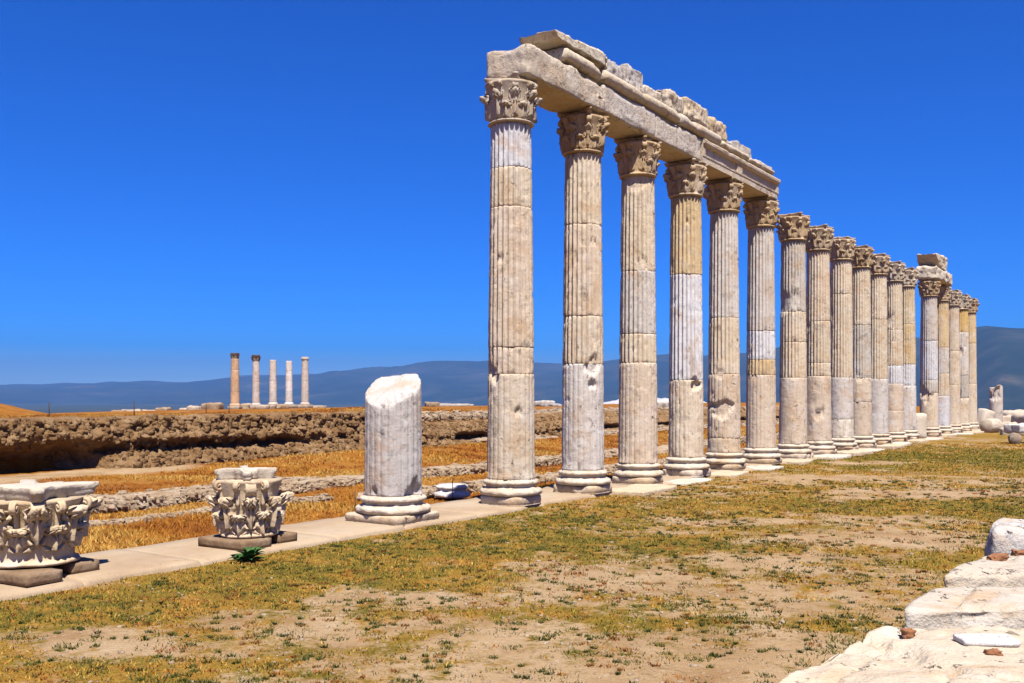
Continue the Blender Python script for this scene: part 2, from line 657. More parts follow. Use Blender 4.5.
az = np.concatenate([np.arange(-180, -36, 4.0), np.arange(-36, 36.01, 0.11), np.arange(38, 180, 4.0)])
rad = np.concatenate([[0.02, 0.5], np.geomspace(1.0, 150, 430), np.geomspace(156, 15000, 70)])
AZ, RD = np.meshgrid(np.radians(az), rad)
X, Y = RD * np.sin(AZ), RD * np.cos(AZ)
Z, A_, B_, R_ = zground(X, Y)
gm = mesh('ground', np.stack([X, Y, Z], -1), grid_faces(len(rad), len(az), True))
vg, zn, gr = masks(X, Y, A_, B_, R_)
add_attr(gm, 'veg', vg)
add_attr(gm, 'zone', zn)
add_attr(gm, 'green', gr)
add_attr(gm, 'far', sstep(250, 700, R_))
struct(link('ground', gm, M['ground']))

# ------------------------------------------------------------------ hills across the valley
RIDGE = [(-900, 386), (-400, 385), (0, 383), (150, 383), (230, 377), (330, 370), (480, 362), (560, 360), (740, 352), (830, 341), (985, 330), (1100, 333), (1500, 345), (2500, 365)]


def hills():
    px = np.linspace(-900, 2200, 420)
    yy = np.interp(px, [p[0] for p in RIDGE], [p[1] for p in RIDGE])
    Xn = (px - 512) / F_PX
    dist = np.interp(px, [-900, 300, 750, 1000, 2200], [14500, 14000, 9500, 5600, 5200])
    t = np.concatenate([np.linspace(0, 1, 60), np.linspace(1.03, 1.25, 12)])
    rows = []
    for q in t:
        depth = dist * (0.60 + 0.40 * q)
        x, y = Xn * depth, depth
        env = np.sin(min(q, 1) * math.pi / 2) ** 1.7 if q <= 1 else np.cos((q - 1) / 0.25 * math.pi / 2)
        peak = (397 - yy) / F_PX * dist + EYE - 25 * dist / 14000
        nz = fbm(np.stack([x / 900, y / 900, x * 0], -1), 6, 90)
        rg = 1 - np.abs(fbm(np.stack([x / 1500, y / 2200, x * 0 + 5], -1), 5, 91)) * 2
        side = min(1, 4 * q * (1.15 - min(q, 1.15)) + 0.1)
        z = -62 + (peak + 62) * env + (nz * 95 + (rg - 0.5) * 110) * (dist / 14000) ** 0.7 * side * (0.45 + (peak + 62) / 1100)
        if q < 0.02:
            z = np.minimum(z, -64)
        rows.append(np.stack([x, y, z], -1))
    return mesh('hills', np.concatenate(rows), grid_faces(len(t), len(px)))


hm = hills()
struct(link('hills', hm, M['hills']))

# white travertine terraces glimpsed in the valley behind the third and fourth columns
tx = np.linspace(-1, 1, 70)
ty = np.linspace(0, 1, 16)
TX, TY = np.meshgrid(tx, ty)
prof = (1 - np.abs(TX) ** 3) * np.sin(np.clip(TY, 0, 1) * math.pi) ** 0.6
tz = -66 + 84 * prof * (0.85 + 0.25 * fbm(np.stack([TX * 4, TY * 3, TX * 0], -1), 4, 95)) + 6 * sstep(0.2, .9, TX) * prof
tm = mesh('travertine_terrace', np.stack([0.137 * 3300 + TX * 260 + TY * 60, 3050 + TY * 520, tz], -1), grid_faces(16, 70))
struct(link('travertine_terrace', tm, M['travertine']), 'white travertine terraces in the valley far behind the third column')

# ------------------------------------------------------------------ haze
hz = NT('haze')
hz.t.nodes.remove(hz.b)
pv = hz.n('VolumePrincipled')
pv.inputs['Color'].default_value = (0.125, 0.275, 0.60, 1)
pv.inputs['Density'].default_value = 9.0e-5
pv.inputs['Anisotropy'].default_value = 0.0
hz.l(pv.outputs[0], hz.t.nodes['Material Output'].inputs['Volume'])
hv, hf = cube_grid(1, 1, 1)
hv = hv * np.array([20000, 20000, 415]) + np.array([0, 0, 345])
ho = link('haze', mesh('haze', hv, hf, False), hz.m)
ho['kind'] = 'stuff'
ho['label'] = 'pale blue summer haze over the valley'
ho['category'] = 'haze'

# ------------------------------------------------------------------ earth bank
def bank():
    a = np.concatenate([np.arange(-12, 4, 0.2), np.arange(4, 46, 0.055), np.arange(46, 110, 0.16)])
    s = np.linspace(0, 1, 54)
    AA, SS = np.meshgrid(a, s)
    b0 = bank_b(AA)
    hb = bank_h(AA)
    zb = -0.55
    Hh = hb - zb
    z = zb + SS * Hh
    zz = np.zeros_like(AA)
    nl = fbm(np.stack([AA * 0.45, zz, zz], -1), 3, 31)
    big = 1 - sstep(15.0, 17.5, AA + 0.8 * nl)                 # deep undercut at the left
    lip = 0.52 + 0.10 * nl - 0.05 * (1 - big)
    lowc = np.where(big > 0.5, 0.22, 0.42)
    und = np.exp(-((SS - lowc) / np.where(big > 0.5, 0.27, 0.10)) ** 2)
    un = np.clip(0.25 + 1.5 * fbm(np.stack([AA * 0.35, zz + 2, zz], -1), 3, 32), 0, 1)
    hollow = und * (big * 1.15 + (1 - big) * un * 0.75)
    talus = -(1 - big) * np.clip(0.45 - SS, 0, 1) * 1.6
    back = np.clip(SS - lip, 0, 1) ** 1.1 * (0.55 + 1.6 * sstep(28, 34, AA))
    er = sstep(28, 33, AA) * (1 - sstep(38, 44, AA))
    # one cave-like hollow in the low eroded stretch behind the stump
    cave = np.exp(-((AA - 35.0) / 1.9) ** 4) * np.exp(-((SS - 0.38) / 0.22) ** 2)
    hollow = hollow * (1 - 0.75 * er) + cave * 1.1
    P3 = np.stack([AA, SS * Hh, zz], -1)
    cell = np.abs(fbm(P3 * np.array([3.2, 4.0, 1]), 4, 33)) * 0.34 + 0.12 * fbm(P3 * 9, 5, 34) + 0.22 * fbm(P3 * np.array([1.1, 1.6, 1]), 3, 36)
    b = b0 + hollow + talus + back - 0.16 * np.exp(-((SS - lip - 0.1) / 0.12) ** 2) - cell
    z = z + 0.05 * fbm(P3 * 5 + 9, 3, 35) * (SS > 0.02)
    rows_b, rows_z, rows_a = [b], [z], [AA]
    for q, off in enumerate((0.25, 0.7, 1.3, 2.1)):
        bb = np.maximum(b[-1] + off * 0.5, b0[-1] + 0.3 + off)
        rows_b.append(bb[None])
        rows_z.append((hb[-1] + 0.06 - 0.03 * q - 0.018 * (bb - 27) + 0.05 * fbm(np.stack([a * 2, a * 0 + q, a * 0], -1), 3, 37) - (0.25 if q == 3 else 0))[None])
        rows_a.append(a[None])
    A2, B2, Z2 = np.concatenate(rows_a), np.concatenate(rows_b), np.concatenate(rows_z)
    x = A2 * U[0] + B2 * V[0]
    y = A2 * U[1] + B2 * V[1]
    bag = Bag()
    bag.add(np.stack([x, y, Z2], -1), grid_faces(A2.shape[0], A2.shape[1]))
    # stones sitting in the face
    rs = np.random.default_rng(12)
    protos = [stone(900 + k, 1, 1, 1, 3) for k in range(12)]
    col_ = np.flatnonzero((a > 5) & (a < 75))
    dens = np.where(a[col_] < 46, 1.0, 0.35)
    pick = rs.choice(col_, 9000, p=dens / dens.sum())
    rowi = rs.integers(3, 54, 9000)
    rr_ = np.minimum(rs.gamma(1.6, 0.034, 9000) + 0.025, 0.24)
    for j in range(9000):
        ii, jj = rowi[j], pick[j]
        if (hollow[ii, jj] > 0.30 and j % 6) or j % 5 > 1:
            continue
        P_, F_ = protos[j % 12]
        c_ = np.array([x[ii, jj], y[ii, jj], Z2[ii, jj]])
        sc3 = rr_[j] * rs.uniform(0.7, 1.35, 3)
        bag.add(rotz(P_ * sc3, rs.uniform(0, 6.28)) + c_ - 0.02 * np.array([V[0], V[1], 0]), F_)
    return bag.mesh('earth_bank')


bm_ = bank()
eb = struct(link('earth_bank', bm_, M['bank']), 'brown rubbly earth bank cut along the edge of the excavation')

# ------------------------------------------------------------------ walkway strip (stylobate)
def strip():
    a = np.arange(-6, 62, 0.22)
    rj = np.random.default_rng(3)
    jt = np.cumsum(rj.uniform(1.1, 2.3, 45)) - 6
    a = np.sort(np.concatenate([a] + [jt + q for q in (-0.03, -0.012, 0.0, 0.012, 0.03)]))
    gap_ = np.exp(-(np.min(np.abs(a[:, None] - jt[None]), axis=1) / 0.014) ** 2)
    lift = 0.018 * (rj.uniform(0, 1, 46)[np.searchsorted(jt, a)] - 0.5)
    prof = [(0.0, -0.22), (0.0, -0.03), (0.03, 0.0), (0.3, 0.004), (0.8, 0.002), (1.2, 0.004), (1.52, 0.0), (1.55, -0.03), (1.56, -0.5)]
    rows = []
    for k, (db, z) in enumerate(prof):
        e = fbm(np.stack([a * 1.1, a * 0, a * 0 + (0 if k < 4 else 7)], -1), 4, 41)
        e2 = fbm(np.stack([a * 5, a * 0, a * 0 + (0 if k < 4 else 7)], -1), 3, 42)
        wgt = 1 if k in (0, 1, 2, 6, 7, 8) else 0
        rough = sstep(11, 14, a)
        b = 8.29 + db * 0.94 + wgt * ((0.09 + 0.19 * rough) * e + (0.02 + 0.06 * rough) * e2)
        zz = z + (0.012 * fbm(np.stack([a * 0.8, a * 0 + k * 0.3, a * 0], -1), 3, 43) if z > -0.1 else 0 * a)
        if z > -0.1:
            zz = zz - 0.035 * gap_ + lift
        rows.append(np.stack([a * U[0] + b * V[0], a * U[1] + b * V[1], zz + 0 * a], -1))
    return mesh('walkway', np.concatenate(rows), grid_faces(len(prof), len(a)))


wm = strip()
struct(link('walkway', wm, M['walk']), 'pale stone walkway strip under the columns')

# ------------------------------------------------------------------ columns
FL = 24


def shade(c, f):
    return tuple(q * f for q in c)



def flute_depth(ang, mode, D):
    ph = (ang * FL / (2 * math.pi)) % 1.0
    t = np.abs(ph - 0.5) / 0.455
    full = D * np.sqrt(np.clip(1 - t * t, 0, 1))
    if mode == 'full':
        return full
    if mode == 'cable':
        g = np.exp(-((t - 0.97) / 0.15) ** 2) * D * 0.55
        return g + 0.001
    return 0.0 * ang


def drum_mesh(name, z0, z1, ztot0, ztot1, rb, rt, mode, seed, detail=1.0, bites=(), top=None, spread=0.0, blend=None, base_chip=0.0, wk=1.0):
    """one shaft drum in the column's own coordinates. bites: (angle, z, radius, depth). top(ang) -> z for a broken top.
    blend: height above which the flutes open to full depth"""
    seg = 192 if detail >= 1 else (144 if detail > 0.5 else 96)
    h = z1 - z0
    nz = max(5, int(h / (0.045 if detail >= 1 else 0.09)))
    t = np.concatenate([[0, 0.012 / h], np.linspace(0.03 / h, 1 - 0.03 / h, nz), [1 - 0.012 / h, 1]])
    ang = np.linspace(0, 2 * math.pi, seg, endpoint=False)
    T, A = np.meshgrid(t, ang, indexing='ij')
    ztop = z1 if top is None else top(A)
    Zv = z0 + T * (ztop - z0)
    f = (Zv - ztot0) / (ztot1 - ztot0)
    r = rb + (rt - rb) * np.clip(f, 0, 1) ** 1.25
    D = 0.046
    dep = flute_depth(A, mode, D)
    if blend is not None:
        k = sstep(blend - 0.01, blend + 0.03, Zv + 0.02 * fbm(np.stack([np.cos(A) * 6, np.sin(A) * 6, A * 0], -1), 2, seed))
        dep = flute_depth(A, 'cable', D) * (1 - k) + flute_depth(A, 'full', D) * k
    P3 = np.stack([np.cos(A) * r, np.sin(A) * r, Zv], -1)
    wear = fbm(P3 * 2.6 + seed * 3.1, 4, seed)
    dep = dep * np.clip(1.0 - wk * np.clip(wear - 0.15, 0, 1) * 2.0, 0.25, 1)
    rr = r - dep
    rr -= wk * 0.032 * np.clip(wear - 0.12, 0, 1)
    rr += 0.006 * fbm(P3 * 14 + seed, 3, seed + 3)
    chips = np.clip(fbm(P3 * 8.5 + seed * 1.7, 3, seed + 7) - 0.36, 0, 1)
    rr -= chips * 0.07
    # chipped arrises at both ends of the drum
    e = np.minimum(T, 1 - T) * h
    cn = np.clip(fbm(np.stack([np.cos(A) * 3.5, np.sin(A) * 3.5, Zv * 0.6], -1) + seed, 3, seed + 11) + 0.25, 0, 1)
    rr -= 0.032 * cn ** 1.5 * np.exp(-(e / 0.022) ** 2)
    rr -= 0.007 * np.exp(-(e / 0.008) ** 2)
    for (ba, bz, br, bd) in bites:
        dang = (A - ba + math.pi) % (2 * math.pi) - math.pi
        d = np.hypot(dang * r, Zv - bz) / br
        d = d * (1 + 1.1 * fbm(P3 * 4 + seed, 4, seed + 21))
        k = sstep(1.0, 0.72, d)
        rr = rr * (1 - k) + np.minimum(rr, r - bd - D * 0.5 + 0.02 * fbm(P3 * 9, 3, seed + 22)) * k
    if base_chip:
        kz = np.exp(-((Zv - z0) / 0.10) ** 2) * np.clip(fbm(np.stack([np.cos(A) * 2, np.sin(A) * 2, A * 0], -1) + seed, 3, seed + 31) + 0.2, 0, 1)
        rr -= base_chip * kz
    if spread:
        rr += spread * np.exp(-((Zv - ztot0) / 0.07) ** 2)
    v = np.stack([np.cos(A) * rr, np.sin(A) * rr, Zv], -1).reshape(-1, 3)
    fs = [grid_faces(len(t), seg, True), np.arange(seg)[::-1]]
    if top is None:
        fs.append(np.arange(seg) + (len(t) - 1) * seg)
    else:
        # broken surface: inward rings
        base = len(v)
        last = (len(t) - 1) * seg
        rings = []
        ct_ = np.array([0.0, 0.0])
        for q in (0.93, 0.8, 0.6, 0.4, 0.2, 0.06):
            rq = rr[-1] * q
            xx, yy = np.cos(ang) * rq, np.sin(ang) * rq
            zq = top(ang, q) + 0.022 * fbm(np.stack([xx * 6, yy * 6, xx * 0], -1) + seed, 4, seed + 40)
            rings.append(np.stack([xx, yy, zq], -1))
        v = np.concatenate([v] + rings)
        idx = np.concatenate([np.arange(seg)[None] + last] + [np.arange(seg)[None] + base + k * seg for k in range(6)])
        i0, i1 = idx[:-1], idx[1:]
        fs.append(np.stack([i0, np.roll(i0, -1, 1), np.roll(i1, -1, 1), i1], -1).reshape(-1, 4))
        fs.append(np.arange(seg) + base + 5 * seg)
    return mesh(name, v, fs)


def base_mesh(name, seed, r=0.385, z0=0.16, z1=0.42, nseg=72, bite=0.02):
    h = z1 - z0
    pr = []
    def tor(rc, zc, rr_, n=7):
        for k in range(n):
            t = -math.pi / 2 + math.pi * k / (n - 1)
            pr.append((rc + rr_ * math.cos(t), zc + rr_ * math.sin(t)))
    pr.append((r * 0.9, z0 - 0.004))
    tor(r * 1.19, z0 + 0.19 * h + 0.006, 0.19 * h)
    pr += [(r * 1.16, z0 + 0.41 * h), (r * 1.15, z0 + 0.44 * h), (r * 1.06, z0 + 0.50 * h), (r * 1.03, z0 + 0.57 * h), (r * 1.07, z0 + 0.64 * h), (r * 1.10, z0 + 0.66 * h)]
    tor(r * 1.09, z0 + 0.80 * h, 0.125 * h)
    pr += [(r * 1.05, z0 + 0.945 * h), (r * 1.04, z1)]

    def rf(rr, a, zz):
        P3 = np.stack([np.cos(a) * rr, np.sin(a) * rr, zz], -1)
        n = fbm(P3 * 3.0 + seed * 2.3, 4, seed)
        return rr - 0.10 * np.clip(n - 0.18, 0, 1) - bite * np.clip(fbm(P3 * 8 + seed, 3, seed + 5), 0, 1) * 1.5
    v, f = lathe(pr, nseg, rf)
    return mesh(name, v, f)


def plinth_mesh(name, side, h, seed, p=10.0, nseg=96, chip=0.06):
    """square (p large) to worn round (p small) plinth, sides parallel to local x and y"""
    prof = [(0, 0), (0.0, 0.004), (0.012, 0.02), (0.0, 0.03), (0, h - 0.03), (0.008, h - 0.012), (0.03, h)]
    a = np.linspace(0, 2 * math.pi, nseg, endpoint=False)
    rs = side / 2 / (np.abs(np.cos(a)) ** p + np.abs(np.sin(a)) ** p) ** (1 / p)
    rows = []
    for k, (ins, z) in enumerate(prof):
        P3 = np.stack([np.cos(a) * rs, np.sin(a) * rs, np.full_like(a, z)], -1)
        n = fbm(P3 * 3.5 + seed * 1.9, 4, seed)
        r_ = rs - ins - chip * 2.4 * np.clip(n - 0.12, 0, 1) - 0.01 * fbm(P3 * 12, 3, seed + 2)
        rows.append(np.stack([np.cos(a) * r_, np.sin(a) * r_, np.full_like(a, z)], -1))
    v = np.concatenate(rows)
    n = len(prof)
    return mesh(name, v, [grid_faces(n, nseg, True), np.arange(nseg)[::-1], np.arange(nseg) + (n - 1) * nseg])


# ---- Corinthian capital
def bell_r(z, H, rn):
    t = np.clip(z / H, 0, 1)
    return rn * (0.97 + 0.02 * t + 0.30 * t ** 3.2)


LEAF_P = np.array([(0.17, 0.0), (0.20, 0.22), (0.20, 0.45), (0.20, 0.66), (0.17, 0.83), (0.25, 0.95), (0.335, 0.99), (0.40, 0.94), (0.425, 0.85), (0.40, 0.77), (0.35, 0.74)])


def leaf_piece(ang, z0, h, wid, H, rn, out, nu=15, nv=22, seed=0, curl=1.0):
    """one acanthus leaf: a lobed, furrowed sheet on the bell whose tip rolls over, with a back sheet so that it is solid"""
    u = np.linspace(-1, 1, nu)
    v = np.linspace(0, 1, nv)
    vv, uu = np.meshgrid(v, u, indexing='ij')
    au = np.abs(uu)
    tk = np.linspace(0, 1, len(LEAF_P))
    off = np.interp(vv, tk, LEAF_P[:, 0])
    zz = np.interp(vv, tk, LEAF_P[:, 1])
    k1 = out / 0.085
    offs = h * off * k1 * np.where(vv > 0.5, 0.75 + 0.25 * curl, 1.0)
    env = np.interp(vv, [0, 0.25, 0.5, 0.66, 0.8, 0.92, 1.0], [0.86, 0.92, 1.0, 0.92, 0.74, 0.60, 0.34])
    ph = (vv * 3.6 + 0.1) % 1.0
    lob = 0.52 + 0.48 * np.sqrt(np.clip(1 - (2 * ph - 1) ** 2, 0.0, 1))
    ser = 1 + 0.09 * np.sin(vv * 56 + seed)
    hw = wid * env * lob * ser
    # furrows that fan out from the midrib, a raised midrib and rounded flanks
    fu = (vv * 3.6 + 0.1 - au * 0.75) % 1.0
    d = np.minimum(fu, 1 - fu)
    rel = -0.13 * np.exp(-(d / 0.14) ** 2) * np.clip(au * 2.2, 0, 1)
    rel = rel + 0.085 * np.exp(-(uu / 0.12) ** 2) * (1 - 0.6 * vv) - 0.05 * np.exp(-((au - 0.26) / 0.09) ** 2)
    rel = rel - 0.15 * au ** 2.2
    rel = rel - 0.26 * np.exp(-(d / 0.10) ** 2 - ((au - 0.50) / 0.16) ** 2) * (vv < 0.8)
    zsag = -0.10 * h * au ** 2 * np.clip((vv - 0.45) / 0.3, 0, 1)
    offs = offs + rel * h
    offs = offs * (1 + 0.22 * fbm(np.stack([uu * 2 + seed, vv * 4, uu * 0], -1), 3, seed))
    z = z0 + zz * h + zsag
    r = bell_r(np.minimum(z, H), H, rn) + np.maximum(offs, 0.003 + 0.02 * h * np.clip(vv - .5, 0, 1))
    aa = ang + uu * hw / r
    pts = np.stack([r * np.cos(aa), r * np.sin(aa), z], -1)
    inner = vv < 0.52
    rb_ = np.where(inner, bell_r(z, H, rn) - 0.03, np.maximum(r - 0.10 * h, bell_r(np.minimum(z, H), H, rn) - 0.02))
    zb = np.where(inner, z, z - 0.07 * h)
    ab_ = ang + uu * hw * 0.82 / rb_
    back = np.stack([rb_ * np.cos(ab_), rb_ * np.sin(ab_), zb], -1)
    nvv = nu * nv
    f1 = grid_faces(nv, nu)
    f2 = grid_faces(nv, nu, False, nvv)[:, ::-1]
    bd = np.concatenate([np.arange(nu - 1), (np.arange(nv - 1)) * nu + nu - 1, (nv - 1) * nu + np.arange(nu - 1, 0, -1), np.arange(nv - 1, 0, -1) * nu])
    b2 = np.roll(bd, -1)
    f3 = np.stack([bd, b2, b2 + nvv, bd + nvv], -1)[:, ::-1]
    return np.concatenate([pts.reshape(-1, 3), back.reshape(-1, 3)]), [f1, f2, f3]


def volute_piece(ang, z0, H, rn, reach, wd=0.05, turns=1.5, rs=0.075):
    """a stalk rising from the bell to the abacus corner and rolling into a spiral"""
    n1, n2_ = 12, 26
    t = np.linspace(0, 1, n1)
    r0 = bell_r(z0, H, rn) + 0.02
    zc, rc = H - 0.02 - rs, reach - rs
    rr = r0 + (rc - r0 - 0.02) * t ** 1.8
    zz = z0 + (zc + rs - z0) * t ** 0.85
    s = np.linspace(0, 1, n2_)
    th = math.pi / 2 * 1.25 - s * turns * 2 * math.pi
    q = rs * (1 - 0.75 * s)
    rr = np.concatenate([rr, rc + q * np.cos(th)])
    zz = np.concatenate([zz, zc + q * np.sin(th)])
    n = len(rr)
    wd_ = np.concatenate([np.linspace(wd * 0.7, wd, n1), np.linspace(wd, wd * 1.25, n2_)])
    th_ = np.concatenate([np.linspace(0.024, 0.02, n1), np.linspace(0.02, 0.010, n2_)])
    d = np.stack([np.gradient(rr), np.gradient(zz)], -1)
    d /= np.linalg.norm(d, axis=1, keepdims=True) + 1e-9
    nr, nz_ = -d[:, 1], d[:, 0]
    rings = []
    for (sw, sn) in ((-1, -1), (-0.5, -1.25), (0.5, -1.25), (1, -1), (1, 1), (0.45, 0.7), (-0.45, 0.7), (-1, 1)):
        R__ = rr + nr * th_ * sn
        Z__ = zz + nz_ * th_ * sn
        W__ = wd_ * sw * 0.5
        rings.append(np.stack([R__ * math.cos(ang) - W__ * math.sin(ang), R__ * math.sin(ang) + W__ * math.cos(ang), Z__], -1))
    v = np.stack(rings, 1).reshape(-1, 3)
    return v, [grid_faces(n, 8, True), np.arange(8)[::-1], np.arange(8) + (n - 1) * 8]


def bell_mesh(name, H, rn, seed, broken=0.0):
    pr = [(rn * 0.97, 0.0), (rn * 1.03, 0.004), (rn * 1.10, 0.012), (rn * 1.13, 0.026), (rn * 1.10, 0.04), (rn * 1.02, 0.05)]
    for z in np.linspace(0.06, H - 0.005, 18):
        pr.append((float(bell_r(z, H, rn)), float(z)))

    def rf(rr, a, zz):
        P3 = np.stack([np.cos(a) * rr, np.sin(a) * rr, zz], -1)
        return rr + 0.010 * fbm(P3 * 7 + seed, 3, seed) - broken * np.clip(fbm(P3 * 2.5 + seed, 3, seed + 3), 0, 1)
    v, f = lathe(pr, 64, rf)
    return v, f


def abacus_piece(half, z0, h, seed, corner=0.10, chip=0.03, conc=0.13):
    """four concave sides, cut corners, moulded edge and a fleuron on each side"""
    pts = []
    nside = 15
    for k in range(4):
        c, s = math.cos(k * math.pi / 2), math.sin(k * math.pi / 2)
        for t in np.linspace(-1, 1, nside):
            y = t * (half - corner * 0.5)
            x = half + corner * 0.5 - conc * (1 - t * t) - corner * 0.5
            if abs(t) < 0.12:
                x += 0.07 * half / 0.4
            pts.append((x * c - y * s, x * s + y * c))
    P = np.array(pts)
    n = len(P)
    rows = []
    for sc_, z in ((0.80, 0.0), (0.90, 0.012), (0.93, 0.30 * h), (0.94, 0.55 * h), (0.99, 0.66 * h), (1.0, 0.95 * h), (0.985, h), (0.6, h + 0.004), (0.2, h + 0.004)):
        nz = fbm(np.stack([P[:, 0] * 3, P[:, 1] * 3, np.full(n, z * 4)], -1) + seed * 1.3, 4, seed)
        kk = sc_ - chip * 4 * np.clip(nz - 0.08, 0, 1)
        zz = np.full(n, z0 + z) - (chip * 0.9 * np.clip(nz, 0, 1) if z > 0.5 * h else 0)
        rows.append(np.stack([P[:, 0] * kk, P[:, 1] * kk, zz], -1))
    v = np.concatenate(rows)
    m_ = len(rows)
    return v, [grid_faces(m_, n, True), np.arange(n)[::-1], np.arange(n) + (m_ - 1) * n]


def weather(v, amp, seed, fr=6.0):
    d = np.stack([fbm(v * fr + seed + k * 31, 3, seed + k) for k in range(3)], -1)
    return v + amp * d


CAPS = {}


def capital_meshes(H, rn, half, seed, chip=0.03, corner=0.1, nu=11, nv=16):
    key = (H, rn, half, seed)
    if key in CAPS:
        return CAPS[key]
    rnd = random.Random(seed)
    hA = 0.10
    Hb = H - hA
    bag = Bag()
    bv, bf = bell_mesh('bell', Hb, rn, seed)
    bag.add(weather(bv, 0.006, seed), bf)
    for k in range(8):
        if rnd.random() < 0.10:
            continue
        v, f = leaf_piece(k * math.pi / 4 + math.pi / 8, 0.05, Hb * 0.42 * rnd.uniform(0.9, 1.05), rn * 0.40, Hb, rn, 0.085 * rnd.uniform(0.55, 1.1), nu, nv, seed + k, rnd.uniform(0.5, 1.15))
        bag.add(weather(v, 0.010, seed + k), f)
    for k in range(8):
        v, f = leaf_piece(k * math.pi / 4, Hb * 0.12, Hb * 0.66 * rnd.uniform(0.92, 1.05), rn * 0.34, Hb, rn, 0.07 * rnd.uniform(0.5, 1.15), nu, nv, seed + k + 20, rnd.uniform(0.5, 0.9))
        bag.add(weather(v, 0.010, seed + k + 3), f)
    # small inner spirals under each side of the abacus
    for k in range(4):
        for sg in (-1, 1):
            v, f = volute_piece(k * math.pi / 2 + sg * 0.20, Hb * 0.60, Hb, rn, rn * 1.36, 0.035, 1.2, 0.04)
            bag.add(weather(v, 0.006, seed + k), f)
    cm = bag.mesh('capital')
    av, af = abacus_piece(half, Hb, hA, seed, corner, chip)
    am = mesh('abacus', weather(av, 0.006, seed + 5), af)
    vms = []
    for k in range(4):
        v, f = volute_piece(math.pi / 4 + k * math.pi / 2, Hb * 0.45, Hb, rn, half * 1.20, 0.085, 1.4, 0.068)
        vms.append(mesh('volute', weather(v, 0.008, seed + k + 60), f))
    CAPS[key] = (cm, am, vms)
    return CAPS[key]


def put_capital(root, z, rz, H, rn, half, seed, tint, volutes=(0, 1, 2, 3), **kw):
    cm, am, vms = capital_meshes(H, rn, half, seed, **kw)
    c = link('capital', cm, M['carved'], root, tint)
    c.location = (0, 0, z)
    c.rotation_euler = (0, 0, rz)
    link('abacus', am, M['carved'], c, tint)
    for k in volutes:
        link('volute', vms[k], M['carved'], c, tint)
    return c


RB, RT = 0.385, 0.328
PL, ZB, ZS, ZC = 0.14, 0.40, 0.40, 6.03
CAPH = 0.75
CAPT = (0.52, 0.39, 0.25)
CAPT2 = (0.48, 0.34, 0.19)
CAPT3 = (0.55, 0.45, 0.33)


def camang(px):
    """direction from a column at picture column px back to the camera, in the column's own frame (x along the row)"""
    d = math.atan2(-1.0, -(px - 512) / F_PX)
    return d - ROT


GRP = 'standing columns of the long colonnade'
